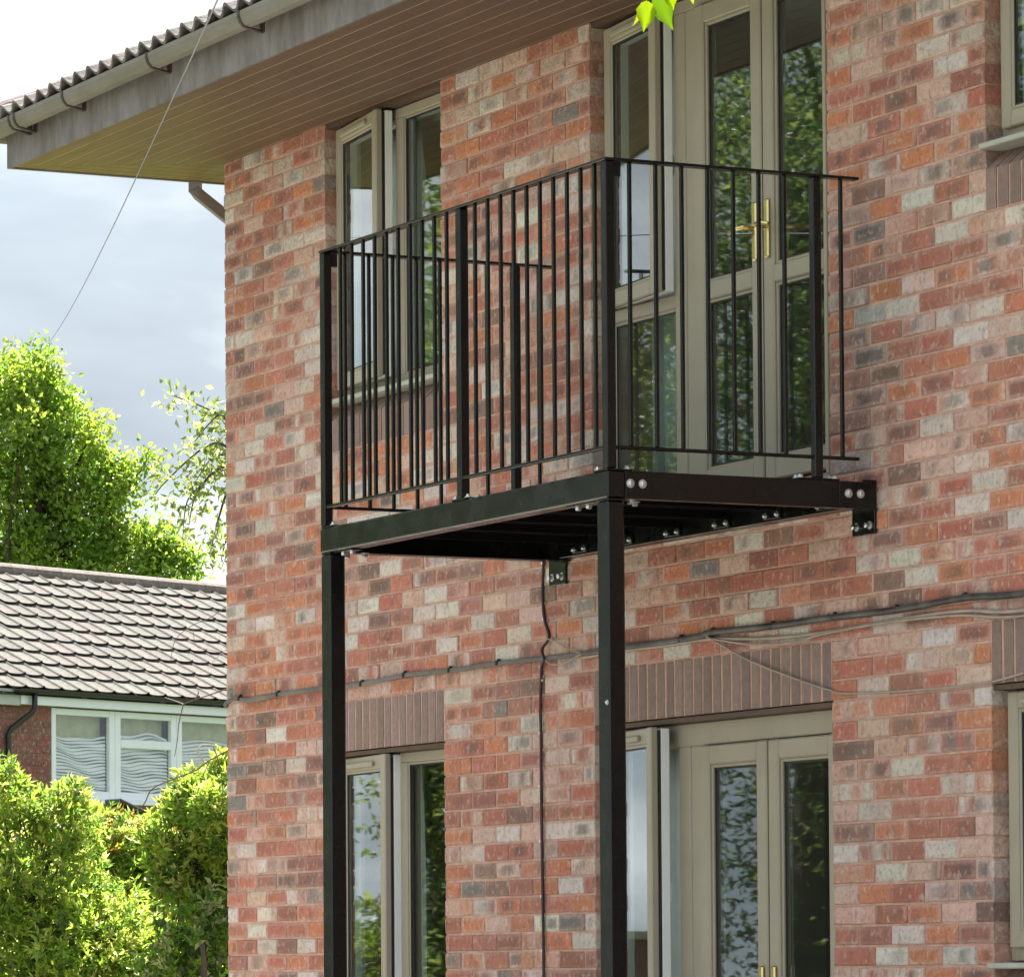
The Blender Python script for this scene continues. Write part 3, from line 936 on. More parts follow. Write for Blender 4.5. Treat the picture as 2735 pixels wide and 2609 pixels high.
# ================================================================== cables on the wall
def cable(pts, r, m_, label, name='wall_cable', cat='cable', n=7, group=None, parent=None):
    b = MB().tube(pts, r, n)
    o = b.build(name, m_, parent, smooth=True)
    if parent is None: tag(o, label, cat, group)
    return o
def smooth_line(pts, per_=6):
    P = [np.array(p, float) for p in pts]; out = []
    for i in range(len(P) - 1):
        p0 = P[max(i - 1, 0)]; p1, p2 = P[i], P[i + 1]; p3 = P[min(i + 2, len(P) - 1)]
        for k in range(per_):
            t = k / per_
            out.append(0.5 * ((2 * p1) + (-p0 + p2) * t + (2 * p0 - 5 * p1 + 4 * p2 - p3) * t * t + (-p0 + 3 * p1 - 3 * p2 + p3) * t ** 3))
    out.append(P[-1]); return out
def clip(x, z, parent, r=0.012):
    b = MB()
    a = [(x - 0.007, -0.002, z - r), (x - 0.007, -r * 2.2, z - r), (x - 0.007, -r * 2.2, z + r * 1.2), (x - 0.007, -0.002, z + r * 1.2)]
    b.box(x - 0.007, x + 0.007, -0.0275, -0.003, z + 0.0065, z + 0.0115, 0.001)
    b.box(x - 0.007, x + 0.007, -0.0285, -0.0235, z - 0.010, z + 0.0065, 0.001)
    b.box(x - 0.020, x - 0.007, -0.014, -0.002, z + 0.006, z + 0.020, 0.001)
    b.build('cable_clip', BLACKP, parent)
L1 = [(0.010, 0.03, 2.372), (0.014, -0.010, 2.378), (0.086, -0.014, 2.401), (0.17, -0.014, 2.399), (0.335, -0.014, 2.383), (0.634, -0.014, 2.394),
      (1.056, -0.014, 2.395), (1.537, -0.014, 2.391), (1.976, -0.014, 2.405), (2.422, -0.014, 2.399), (2.877, -0.014, 2.402), (3.30, -0.014, 2.396), (3.66, -0.014, 2.396)]
c1 = cable(smooth_line(L1), 0.0105, CABLE, 'grey cable clipped along the wall from the corner to the right-hand post')
for x, z in ((0.197, 2.399), (0.634, 2.394), (1.537, 2.391), (1.976, 2.405), (2.422, 2.399), (2.877, 2.402)): clip(x, z, c1)
L2 = [(3.66, -0.016, 2.396), (3.98, -0.016, 2.399), (4.33, -0.016, 2.397), (4.61, -0.016, 2.402), (4.70, -0.018, 2.410), (5.158, -0.018, 2.404),
      (5.61, -0.018, 2.406), (6.041, -0.018, 2.402), (6.496, -0.018, 2.412), (6.846, -0.018, 2.400), (7.6, -0.018, 2.405), (9.0, -0.018, 2.405)]
c2 = cable(smooth_line(L2), 0.013, CABLED, 'thick black cable clipped across the wall right of the balcony post')
for x, z in ((4.45, 2.400), (4.70, 2.410), (5.158, 2.404), (5.61, 2.406), (6.041, 2.402), (6.496, 2.412), (7.4, 2.405)): clip(x, z, c2)
L3 = [(3.62, -0.008, 2.380), (3.98, -0.010, 2.386), (4.33, -0.010, 2.384), (4.66, -0.010, 2.386), (5.12, -0.010, 2.360), (5.518, -0.010, 2.355), (5.997, -0.010, 2.366),
      (6.474, -0.010, 2.367), (6.845, -0.010, 2.342), (7.8, -0.010, 2.350)]
cable(smooth_line(L3), 0.0075, CABLEW, 'pale cable sagging just below the thick black cable')
L3b = [(4.70, -0.018, 2.385), (5.00, -0.020, 2.345), (5.286, -0.020, 2.332), (5.563, -0.020, 2.350), (5.997, -0.022, 2.360), (6.46, -0.022, 2.352), (6.845, -0.022, 2.322), (7.6, -0.02, 2.33)]
cable(smooth_line(L3b), 0.005, CABLEW, 'thin pale wire dipping lowest beneath the cable bundle')
L4 = [(4.62, -0.016, 2.405), (4.685, -0.020, 2.388), (4.965, -0.016, 2.290), (5.237, -0.014, 2.217), (5.537, -0.012, 2.146), (5.70, -0.008, 2.121), (6.26, -0.006, 2.106), (6.62, -0.006, 2.108), (6.85, -0.006, 2.128)]
cable(smooth_line(L4), 0.0042, CABLEW, 'thin pale wire slanting down across the soldier bricks over the lower doors')
LV = [(3.279, -0.008, 2.800), (3.268, -0.008, 2.675), (3.283, -0.009, 2.562), (3.329, -0.012, 2.481), (3.302, -0.030, 2.435), (3.318, -0.030, 2.392), (3.262, -0.012, 2.360),
      (3.240, -0.008, 2.20), (3.244, -0.008, 2.094), (3.243, -0.008, 1.875), (3.245, -0.008, 1.649), (3.249, -0.008, 1.423), (3.252, -0.008, 1.132), (3.255, -0.008, 0.2)]
cv_ = cable(smooth_line(LV), 0.0065, CABLEB, 'dark brown cable running down the pier between window and doors')
for z in (2.79, 2.56, 2.31, 2.094, 1.875, 1.649, 1.423, 1.20):
    k = min(LV, key=lambda p: abs(p[2] - z))
    MB().box(k[0] - 0.016, k[0] - 0.005, -0.013, -0.001, z - 0.006, z + 0.006, 0.002).build('cable_clip', WHITE, cv_)
cable(smooth_line([(3.318, -0.02, 2.478), (3.38, -0.02, 2.462), (3.46, -0.022, 2.440), (3.55, -0.022, 2.412), (3.63, -0.020, 2.398)]), 0.0028, CABLEW,
      'loose fine wire looping above the grey cable beside the brown cable')
cable(smooth_line([(3.31, -0.030, 2.405), (3.335, -0.022, 2.378), (3.38, -0.02, 2.366), (3.467, -0.022, 2.364), (3.56, -0.024, 2.380), (3.632, -0.022, 2.393)]), 0.0032, CABLEW,
      'loose pale wire drooping below the grey cable beside the brown cable')
# overhead line crossing in front of the eave
p0, p1 = at(640, -130, 11.0), at(86, 950, 74.0)
pts = [p0 + (p1 - p0) * t + np.array([0, 0, -0.9 * t * (1 - t)]) for t in np.linspace(0, 1, 25)]
cable(pts, 0.0025, WIRE, 'thin overhead wire slanting across the gutter and the sky', 'overhead_wire', 'wire', 6)

# ================================================================== ground
def structure(o, label=None):
    o['kind'] = 'structure'
    return o
g = MB().box(-220, 220, -220, 220, -0.65, -0.15)
structure(g.build('ground', GRASS))
pv = MB().box(-3.5, 14, -16.0, 0.0, -0.2, -0.146)  # unseen pale paving, made large to bounce sunlight onto the wall
structure(pv.build('bounce_paving', PAVE))

# ================================================================== neighbouring house
HX = np.array([0.445, -0.896, 0.0]); HX /= np.linalg.norm(HX)          # along its eaves, towards image left
HN = np.array([0.896, 0.445, 0.0]); HN /= np.linalg.norm(HN)           # out of its wall
H0 = np.array([-30.435, 11.967, 0.0])
house = thing('neighbour_house', 'pale tiled house with white windows rising behind the bushes', 'house', (H0[0], H0[1], -0.15),
              math.atan2(HX[1], HX[0]))
def hp(p):
    """house frame: a along the eaves to image right, b out of the wall, z up"""
    return H0 - HX * p[0] + HN * p[1] + np.array([0, 0, p[2]])
def hbox(mb, a0, a1, b0, b1, z0, z1, bev=0.0, tint=None, jit=0.0):
    return mb.box(a0, a1, b0, b1, z0, z1, bev, tint, jit, fn=hp)
def hbuild(mb, name, m_, parent=house, **k):
    mb.f = [f[::-1] for f in mb.f]                                     # the frame is mirrored
    return mb.build(name, m_, parent, **k)
hw = MB()
hbox(hw, -9.0, -1.225, -0.30, -0.006, -0.15, 4.28)
hbox(hw, -1.225, 2.9, -0.30, -0.0065, -0.15, 3.06)
hbox(hw, 2.9, 9.0, -0.30, -0.006, -0.15, 4.28)
hbox(hw, -1.225, 2.9, -0.30, -0.02, 4.135, 4.28)
hbox(hw, -9.0, 9.0, -6.2, -5.9, -0.15, 4.28)
hbox(hw, -9.0, -8.7, -5.9, -0.302, -0.15, 4.28); hbox(hw, 8.7, 9.0, -5.9, -0.302, -0.15, 4.28)
hwo = hbuild(hw, 'wall', mat('house_mortar', (0.26, 0.17, 0.14), 0.95, noise=0.3, nscale=6), house)
cnt = 0
for c in range(24):
    z0 = 4.20 - 0.075 * (c + 1)
    a = -3.06 + (0.1125 if c % 2 else 0.0)
    while a < -1.24:
        b1 = min(a + 0.225, -1.232)
        t = brick_tint(); k = 0.30 * t[0] / 0.3
        t = (0.23 * rnd.uniform(0.8, 1.2), 0.088 * rnd.uniform(0.85, 1.15), 0.070)
        m_ = MB(); hbox(m_, a + 0.005, b1 - 0.005, -0.10, rnd.uniform(-0.001, 0.002), z0 + 0.005, z0 + 0.07, 0.004, t, 0.002)
        if b1 - a > 0.05: hbuild(m_, 'brick', BRICK, hwo)
        a += 0.225
# window band: three bays
fr = MB()
hbox(fr, -1.225, -1.150, -0.055, 0.004, 3.10, 4.135, 0.006); hbox(fr, 2.825, 2.900, -0.055, 0.004, 3.10, 4.135, 0.006)
for a in (-0.190, 0.900):
    hbox(fr, a - 0.05, a + 0.045, -0.055, 0.006, 3.101, 4.134, 0.006); hbox(fr, a + 0.050, a + 0.150, -0.055, 0.004, 3.101, 4.134, 0.006)
for a0, a1 in ((-1.150, -0.240), (-0.040, 0.850), (1.050, 2.825)):
    hbox(fr, a0, a1, -0.054, 0.002, 4.060, 4.133, 0.006); hbox(fr, a0, a1, -0.054, 0.002, 3.101, 3.200, 0.006)
hbox(fr, -0.040, 0.850, -0.054, 0.008, 3.715, 3.815, 0.008)
hwin = hbuild(fr, 'window', HWHITE, house, label='white three-bay window under the fascia')
for a0, a1, z0, z1 in ((-1.155, -0.235, 3.19, 4.065), (-0.045, 0.855, 3.19, 3.72), (-0.045, 0.855, 3.81, 4.065), (1.045, 2.83, 3.19, 4.065)):
    m_ = MB(); hbox(m_, a0, a1, -0.034, -0.028, z0, z1); hbuild(m_, 'pane', HGLASS, hwin)
sl_ = MB(); hbox(sl_, -1.27, 2.95, -0.06, 0.075, 3.055, 3.098, 0.006); hbuild(sl_, 'sill', HWHITE, hwin)
rm = MB(); hbox(rm, -1.4, 3.0, -3.0, -2.95, 2.6, 4.28); hbox(rm, -1.4, 3.0, -2.949, -0.302, 2.55, 2.6); hbox(rm, -1.4, 3.0, -2.949, -0.302, 4.20, 4.25)
hbox(rm, -1.45, -1.4, -2.949, -0.302, 2.6, 4.2); hbox(rm, 3.0, 3.05, -2.949, -0.302, 2.6, 4.2)
hbuild(rm, 'room', mat('house_room', (0.60, 0.62, 0.47), 0.9), house)
fs_ = MB(); hbox(fs_, -1.86, 6.0, 0.10, 0.118, 4.145, 4.300, 0.003); hbox(fs_, -1.86, 6.0, -0.005, 0.099, 4.150, 4.160)
hbuild(fs_, 'fascia', HWHITE, house)
fs_ = MB(); hbox(fs_, -3.4, -1.862, 0.085, 0.102, 4.130, 4.315, 0.003)
hbuild(fs_, 'fascia', mat('old_white_paint', (0.56, 0.60, 0.60), 0.7, noise=0.25, nscale=3), house, label='older weathered fascia at the left end')
gt = MB()
gpts = [(0.12 + 0.055 - 0.055 * math.cos(q), 4.315 - 0.055 * math.sin(q)) for q in np.linspace(0, math.pi, 9)]
gin = [(0.12 + 0.055 - 0.050 * math.cos(q), 4.315 - 0.050 * math.sin(q)) for q in np.linspace(math.pi, 0, 9)]
gt.loft([[hp((a, b, z)) for b, z in gpts + gin] for a in (-1.98, 6.0)])
hg = hbuild(gt, 'gutter', BLACKP, house)
for a in (-0.86, 0.50, 1.45, 2.4):
    m_ = MB(); hbox(m_, a - 0.05, a + 0.05, 0.119, 0.178, 4.246, 4.318, 0.006); hbuild(m_, 'gutter_bracket', BLACKP, hg)
dpn = MB()
dpn.tube([hp(q) for q in [(-1.70, 0.175, 4.27), (-1.70, 0.175, 4.10), (-1.72, 0.15, 4.05), (-1.97, 0.06, 3.86), (-2.0, 0.05, 3.80), (-2.0, 0.05, -0.15)]], 0.034, 10)
dpn.build('downpipe', BLACKP, house, smooth=True)
hp_in = math.radians(30)
eb, ez = 0.165, 4.335
GA, CW = 0.335, 0.300
ns = 10
rfm = MB()
zr = ez + ns * GA * math.sin(hp_in); br = eb - ns * GA * math.cos(hp_in)
V = [hp(p) for p in [(-2.6, eb, ez - 0.09), (8.0, eb, ez - 0.09), (8.0, br, zr - 0.09), (-2.6, br, zr - 0.09), (8.0, 2 * br - eb, ez - 0.09), (-2.6, 2 * br - eb, ez - 0.09)]]
rfm.add(V, [(3, 2, 1, 0), (5, 4, 2, 3), (0, 1, 4, 5), (1, 2, 4), (0, 5, 3)])
rfm.t = [(0.035, 0.030, 0.028)] * len(rfm.v)
hroof = rfm.build('roof', TILE, house)
def flat_tile():
    """one interlocking tile: shallow dished pan with a roll along its right-hand edge; x across, y up, z off the slope"""
    m_ = MB(); us = [0, 0.03, 0.09, 0.15, 0.21, 0.238, 0.250, 0.266, 0.280, 0.286]
    hs = [0.002, -0.004, -0.007, -0.008, -0.004, 0.002, 0.013, 0.020, 0.013, 0.002]
    n = len(us); vs = []
    for s, dz in ((0.0, 0.0), (0.40, -0.036)):
        vs += [(u, s, h + dz) for u, h in zip(us, hs)]
    for s, dz in ((0.0, -0.012), (0.40, -0.050)):
        vs += [(u, s, h + dz) for u, h in zip(us, hs)]
    fs = []
    for k in range(n - 1):
        fs += [(k, k + 1, n + k + 1, n + k), (2 * n + k, 3 * n + k, 3 * n + k + 1, 2 * n + k + 1), (k, 2 * n + k, 2 * n + k + 1, k + 1)]
    fs += [(0, n, 3 * n, 2 * n), (n - 1, 3 * n - 1, 4 * n - 1, 2 * n - 1)]
    m_.add(vs, fs); return m_
htm = tile_meshes(flat_tile, (0.112, 0.101, 0.093), 7, 'roof_tile')
hinv = house.matrix_basis.inverted()
for row in range(ns):
    a_lo = -1.95 + 0.335 * row
    for k in range(math.ceil(max(-2.5, a_lo - 0.6) / CW), math.floor((a_lo + 5.4) / CW)):
        a = k * CW
        o = hp((a, eb - row * GA * math.cos(hp_in), ez + row * GA * math.sin(hp_in)))
        ux = -HX; uy = -HN * math.cos(hp_in) + np.array([0, 0, math.sin(hp_in)]); uz = np.cross(ux, uy)
        M4 = Matrix(((ux[0], uy[0], uz[0], o[0]), (ux[1], uy[1], uz[1], o[1]), (ux[2], uy[2], uz[2], o[2] + 0.012 + rnd.uniform(-0.004, 0.004)), (0, 0, 0, 1)))
        ob = bpy.data.objects.new('roof_tile', htm[rnd.randrange(7)])
        COL.objects.link(ob); ob.parent = hroof; ob.matrix_basis = hinv @ M4
for k in range(18):
    a = -2.6 + 0.45 * k
    m_ = MB().tube([hp((a, br, zr - 0.035)), hp((a + 0.445, br, zr - 0.035))], 0.105, 12)
    f = rnd.uniform(0.85, 1.15); m_.t = [(0.21 * f, 0.175 * f, 0.16 * f)] * len(m_.v)
    m_.build('ridge_tile', TILE, hroof)
CLOTH = mat('olive_cloth', (0.50, 0.50, 0.36), 0.9, noise=0.3, nscale=5)  # added cloth: gives the dark upper glass its pale olive tone
# white slats behind each light, standing in for wavy reflections in the glass
for a0, a1, ztop, ph, lab in ((-1.14, -0.25, 3.82, 0.0, 'wavy white slats standing in for reflections in the left light of the far window'),
                              (-0.03, 0.84, 3.86, 2.1, 'wavy white slats standing in for reflections in the middle light of the far window'),
                              (1.06, 2.82, 3.80, 4.0, 'wavy white slats standing in for reflections in the right light of the far window')):
    bt = thing('reflection_slats', lab, 'blind', tuple(hp((a0, -0.12, 3.15))), math.atan2(HX[1], HX[0]), 'stand-in slats in the far house window')
    bc = MB(); hbox(bc, a0 - 0.01, a1 + 0.01, -0.150, -0.146, 3.14, 4.10); hbuild(bc, 'tone_cloth', CLOTH, bt)
    nS = 19
    for k in range(nS):
        z = 3.16 + (ztop - 3.16) * k / (nS - 1)
        rings = []
        for i in range(15):
            t = i / 14; a = a0 + (a1 - a0) * t
            wv = (0.030 * math.sin(t * 5.0 + ph + k * 0.16) + 0.013 * math.sin(t * 9.5 + ph * 2 + k * 0.55) - 0.03 * t * math.sin(ph + 1)) * (0.5 + 0.5 * k / nS)
            hh = 0.0150 + 0.0035 * math.sin(t * 7 + k * 1.7 + ph) + 0.002 * math.sin(k * 5.1)
            rings.append([hp((a, -0.044, z + wv - hh)), hp((a, -0.062, z + wv + hh)), hp((a, -0.065, z + wv + hh)), hp((a, -0.047, z + wv - hh))])
        MB().loft(rings).build('slat', HWHITE, bt)

# ================================================================== plants
nr = np.random.default_rng(11)
def np_mesh(name, V, F, Cc, material, parent, kind=None):
    root = parent
    while root is not None and root.parent is not None: root = root.parent
    if root is not None:
        A = np.array(root.matrix_basis.inverted()); V = V @ A[:3, :3].T + A[:3, 3]
    me = bpy.data.meshes.new(name)
    me.vertices.add(len(V)); me.vertices.foreach_set('co', V.astype(np.float32).ravel())
    me.loops.add(F.size); me.loops.foreach_set('vertex_index', F.astype(np.int32).ravel())
    me.polygons.add(len(F)); me.polygons.foreach_set('loop_start', np.arange(0, F.size, 3, dtype=np.int32))
    me.update(calc_edges=True)
    a = me.color_attributes.new('tint', 'FLOAT_COLOR', 'POINT')
    a.data.foreach_set('color', np.hstack([Cc, np.ones((len(Cc), 1))]).astype(np.float32).ravel())
    me.materials.append(material)
    o = bpy.data.objects.new(name, me); COL.objects.link(o)
    if parent is not None: o.parent = parent
    if kind: o['kind'] = kind
    return o
def unit(a): return a / (np.linalg.norm(a, axis=-1, keepdims=True) + 1e-9)
def leaf_arrays(P, D, ln, wd, Cc):
    """folded, slightly drooping leaf at each P growing along D"""
    n = len(P)
    side = unit(np.cross(D, unit(nr.normal(size=(n, 3)))))
    nor = np.cross(side, D)
    ln = ln[:, None]; wd = wd[:, None]
    v0 = P; v1 = P + D * ln * 0.45 + side * wd * 0.5 + nor * wd * 0.18
    v2 = P + D * ln - nor * ln * 0.16; v3 = P + D * ln * 0.45 - side * wd * 0.5 + nor * wd * 0.18
    V = np.stack([v0, v1, v2, v3], 1).reshape(-1, 3)
    b = np.arange(n)[:, None] * 4
    F = np.concatenate([b + np.array([[0, 1, 2]]), b + np.array([[0, 2, 3]])], 0)
    return V, F, np.repeat(Cc, 4, 0)
def foliage(blobs, clusters, per_, ln, wd, cols, up=0.6, spread=0.9, fill=0.25, squash=1.0, cut=0.96, crad=0.0, holes=0.0):
    """blobs: (centre, (rx, ry, rz)); clusters of leaves over the union's outer shell plus some inside"""
    blobs = [(np.array(c, float), np.array(r, float) * np.ones(3)) for c, r in blobs]
    wts = np.array([(r[0] * r[1] + r[1] * r[2] + r[0] * r[2]) for c, r in blobs]); wts /= wts.sum()
    pick = nr.choice(len(blobs), size=int(clusters * (1.7 + 2.2 * holes)), p=wts)
    dirs = unit(nr.normal(size=(len(pick), 3)))
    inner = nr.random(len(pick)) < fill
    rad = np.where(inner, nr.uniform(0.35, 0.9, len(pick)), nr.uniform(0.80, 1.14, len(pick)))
    Cn = np.stack([b[0] for b in blobs])[pick]; Rr = np.stack([b[1] for b in blobs])[pick]
    P = Cn + dirs * Rr * rad[:, None]
    keep = np.ones(len(P), bool)
    for j, (c, r) in enumerate(blobs):
        q = np.linalg.norm((P - c) / r, axis=1)
        keep &= (q > cut * 0.93) | (pick == j) | inner
    ph = nr.uniform(0, 6.28, (3, 3)); fr_ = nr.uniform(0.8, 1.4, (3, 3)) * 2.6 / np.mean(np.stack([b[1] for b in blobs]).mean(0))
    hole = sum(np.sin(P @ fr_[i] + ph[i, 0]) * np.cos(P @ fr_[i][::-1] * 1.3 + ph[i, 1]) for i in range(3))
    keep &= (hole > np.quantile(hole, holes)) | (nr.random(len(P)) < 0.12)
    P, dirs, inner = P[keep][:clusters], dirs[keep][:clusters], inner[keep][:clusters]
    n = len(P)
    ax = unit(dirs * (1 - up) + np.array([0, 0, up]) + nr.normal(size=(n, 3)) * 0.35)
    A = np.repeat(ax, per_, 0); Pp = np.repeat(P, per_, 0)
    rd = nr.normal(size=A.shape); rd = unit(rd - A * np.sum(rd * A, 1, keepdims=True))
    ang = nr.uniform(0.35, 1.0 + 0.5 * spread, len(A))[:, None]
    D = unit(A * np.cos(ang) + rd * np.sin(ang))
    Pp = Pp + A * nr.uniform(-0.5, 0.5, len(A))[:, None] * ln * 1.2 + nr.normal(size=A.shape) * crad
    lo = nr.uniform(0.65, 1.25, len(A)) * ln; wo_ = nr.uniform(0.75, 1.2, len(A)) * wd
    cols = np.array(cols)
    ci = nr.integers(0, len(cols), n)
    Cc = cols[ci] * nr.uniform(0.75, 1.25, (n, 1))
    Cc = np.repeat(Cc, per_, 0) * nr.uniform(0.85, 1.15, (len(A), 1))
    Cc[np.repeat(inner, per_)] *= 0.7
    return leaf_arrays(Pp, D, lo, wo_, Cc)
def ragged(blobs, n, f0, f1):
    out = list(blobs)
    for c, rr in blobs:
        rr = np.array(rr, float) * np.ones(3)
        for _ in range(n):
            dv = unit(nr.normal(size=3)); k = nr.uniform(f0, f1)
            out.append((np.array(c) + dv * rr * nr.uniform(0.9, 1.18), tuple(rr * k)))
    return out
def grow_limbs(base, top, ends, r0, parent, name='trunk', m_=BARK):
    b = MB()
    base, top = np.array(base, float), np.array(top, float)
    mid = [base + (top - base) * t + np.array([rnd.uniform(-0.06, 0.06), rnd.uniform(-0.06, 0.06), 0]) * np.linalg.norm(top - base) * 0.5 * (0 < t < 1) for t in (0, 0.3, 0.65, 1)]
    b.tube(smooth_line(mid, 3), list(np.linspace(r0, r0 * 0.45, 10)), 9)
    for e in ends:
        e = np.array(e, float); t = rnd.uniform(0.35, 0.9)
        s = base + (top - base) * t
        q = s + (e - s) * 0.5 + np.array([rnd.uniform(-0.1, 0.1), rnd.uniform(-0.1, 0.1), 0.08]) * np.linalg.norm(e - s)
        b.tube(smooth_line([s, q, e], 4), list(np.linspace(r0 * 0.38, r0 * 0.06, 9)), 6)
    return b.build(name, m_, parent, smooth=True)
def tree(name, label, base, top, blobs, r0, clusters, per_, ln, wd, cols, group=None, m_=None, cat='tree', **k):
    t = thing(name, label, cat, tuple(base), 0, group)
    grow_limbs(base, top, [c for c, r in blobs[:26]], r0, t, 'trunk' if cat == 'tree' else 'stem')
    V, F, Cc = foliage(blobs, clusters, per_, ln, wd, cols, **k)
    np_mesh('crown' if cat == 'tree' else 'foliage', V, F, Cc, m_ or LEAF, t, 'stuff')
    return t
def ground_at(p): return np.array([p[0], p[1], -0.15])
def pb(x, y, r, dep, flat=1.0, off=0.0):
    s = dep / F_PX
    return (at(x, y, dep + off), (r * s * flat, r * s * flat, r * s))
GREEN = [(0.085, 0.130, 0.022), (0.110, 0.160, 0.026), (0.060, 0.105, 0.020), (0.130, 0.170, 0.030)]
SHR = [(0.25, 0.36, 0.07), (0.31, 0.40, 0.09), (0.18, 0.30, 0.06), (0.38, 0.42, 0.15), (0.11, 0.19, 0.05)]
# bushes in front of the house
D1 = 29.0
tree('bush', 'bright green bush left of the far window, below the black downpipe', ground_at(at(70, 2600, D1)), at(80, 2300, D1),
     ragged([pb(60, 2225, 112, D1), pb(170, 2200, 95, D1), pb(-60, 2200, 140, D1), pb(90, 2420, 200, D1), pb(-60, 2560, 220, D1, 1, .2), pb(230, 2560, 190, D1, 1, -.2), pb(190, 2110, 28, D1), pb(30, 2105, 40, D1)], 4, 0.18, 0.38),
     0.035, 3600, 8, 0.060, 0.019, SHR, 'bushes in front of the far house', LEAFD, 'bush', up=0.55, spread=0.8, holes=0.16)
D2 = 29.9
tree('bush', 'yellow-tipped bush below the middle of the far window', ground_at(at(330, 2600, D2)), at(330, 2330, D2),
     ragged([pb(290, 2275, 104, D2), pb(400, 2300, 105, D2), pb(345, 2280, 85, D2, 1, -.1), pb(480, 2330, 110, D2), pb(340, 2420, 180, D2), pb(260, 2470, 140, D2, 1, -.3), pb(340, 2600, 220, D2, 1, -.4)], 4, 0.18, 0.38),
     0.03, 4600, 8, 0.058, 0.018, SHR + [(0.20, 0.15, 0.035)], 'bushes in front of the far house', LEAFD, 'bush', up=0.6, spread=0.8, holes=0.16)
D3 = 28.3
tree('bush', 'tall bright bush tucked against the corner of the brick wall', ground_at(at(570, 2650, D3)), at(560, 2300, D3),
     ragged([pb(560, 2190, 112, D3), pb(480, 2240, 100, D3), pb(640, 2210, 150, D3), pb(500, 2330, 90, D3), pb(640, 2420, 130, D3, 1, .3), pb(600, 2052, 36, D3), pb(505, 2085, 30, D3)], 5, 0.18, 0.40),
     0.03, 3000, 8, 0.060, 0.020, SHR, 'bushes in front of the far house', LEAFD, 'bush', up=0.6, spread=0.8, holes=0.16)
tree('bush', 'sparse bush in shade-dark leaf colours with pale leaves low beside the brick corner', ground_at(at(540, 2700, 27.4)), at(540, 2520, 27.4),
     [(at(500, 2520, 28.0), 0.20), (at(575, 2470, 27.8), 0.22), (at(540, 2640, 27.8), 0.30), (at(440, 2610, 28.0), 0.18)],
     0.03, 760, 6, 0.052, 0.022, [(0.09, 0.17, 0.04), (0.34, 0.36, 0.20), (0.20, 0.31, 0.05), (0.07, 0.13, 0.04), (0.13, 0.24, 0.04)], 'bushes in front of the far house', LEAFD, 'bush', up=0.3, spread=1.0, fill=0.45)  # dark greens paint the deep shade low among the bushes
# trees behind the house
DT = 78.0
tree('broadleaf_tree', 'large bright green tree standing behind the tiled roof', ground_at(at(120, 1500, DT)), at(110, 1150, DT),
     ragged([pb(40, 1180, 140, DT), pb(150, 1190, 105, DT), pb(235, 1285, 78, DT), pb(320, 1280, 34, DT), pb(395, 1240, 14, DT), pb(370, 1300, 22, DT), pb(55, 1035, 78, DT), pb(95, 975, 36, DT), pb(125, 1090, 60, DT),
      pb(200, 1130, 42, DT), pb(250, 1140, 14, DT), pb(-70, 1120, 130, DT), pb(210, 1400, 95, DT), pb(280, 1370, 50, DT), pb(30, 1390, 120, DT), pb(365, 1480, 60, DT), pb(470, 1500, 40, DT),
      pb(425, 1445, 26, DT), pb(500, 1480, 20, DT), pb(-60, 1330, 150, DT), pb(135, 1500, 120, DT), pb(300, 1560, 90, DT), pb(450, 1570, 70, DT)], 5, 0.16, 0.34),
     0.15, 1050, 36, 0.115, 0.065, [(0.17, 0.27, 0.05), (0.23, 0.32, 0.06), (0.13, 0.23, 0.045), (0.25, 0.33, 0.08)], None, LEAF, 'tree', up=0.35, spread=1.0, fill=0.05, crad=0.13, holes=0.42)
DS = 66.0
spt = thing('drooping_tree', 'thin drooping tree with sparse leaves peeping past the brick corner', 'tree', tuple(ground_at(at(700, 1500, DS))))
sprays = [[(700, 1230), (620, 1130), (560, 1095), (500, 1070), (458, 1056)], [(700, 1300), (600, 1190), (540, 1200), (490, 1240), (430, 1300), (410, 1330)],
          [(700, 1320), (610, 1240), (545, 1290), (500, 1340), (488, 1440)], [(610, 1240), (560, 1270), (520, 1330), (505, 1400)], [(700, 1330), (620, 1300), (585, 1380), (570, 1440), (560, 1480)],
          [(640, 1400), (605, 1440), (590, 1500)], [(700, 1280), (620, 1150), (590, 1110), (560, 1130), (520, 1180)], [(700, 1250), (640, 1180), (600, 1210), (560, 1230), (520, 1290)]]
bm_ = MB()
LP, LD = [], []
for sp2 in sprays:
    P3 = smooth_line([at(x, y, DS + rnd.uniform(-0.4, 0.4)) for x, y in sp2], 8)
    bm_.tube(P3, list(np.linspace(0.022, 0.006, len(P3))), 5)
    for q in P3[4:]:
        for _ in range(4):
            LP.append(q + nr.normal(size=3) * 0.13); LD.append(unit(nr.normal(size=3) + np.array([0, 0, -0.5])))
bm_.tube([ground_at(at(720, 1500, DS)), at(720, 1300, DS), at(705, 1150, DS)], [0.14, 0.09, 0.04], 8)
bm_.build('trunk', BARK, spt, smooth=True)
n_ = len(LP)
V, F, Cc = leaf_arrays(np.array(LP), np.array(LD), nr.uniform(0.09, 0.16, n_), nr.uniform(0.05, 0.085, n_), np.array([(0.20, 0.25, 0.08), (0.27, 0.30, 0.14), (0.14, 0.20, 0.06)])[nr.integers(0, 3, n_)] * nr.uniform(0.8, 1.2, (n_, 1)))
np_mesh('crown', V, F, Cc, LEAF, spt, 'stuff')
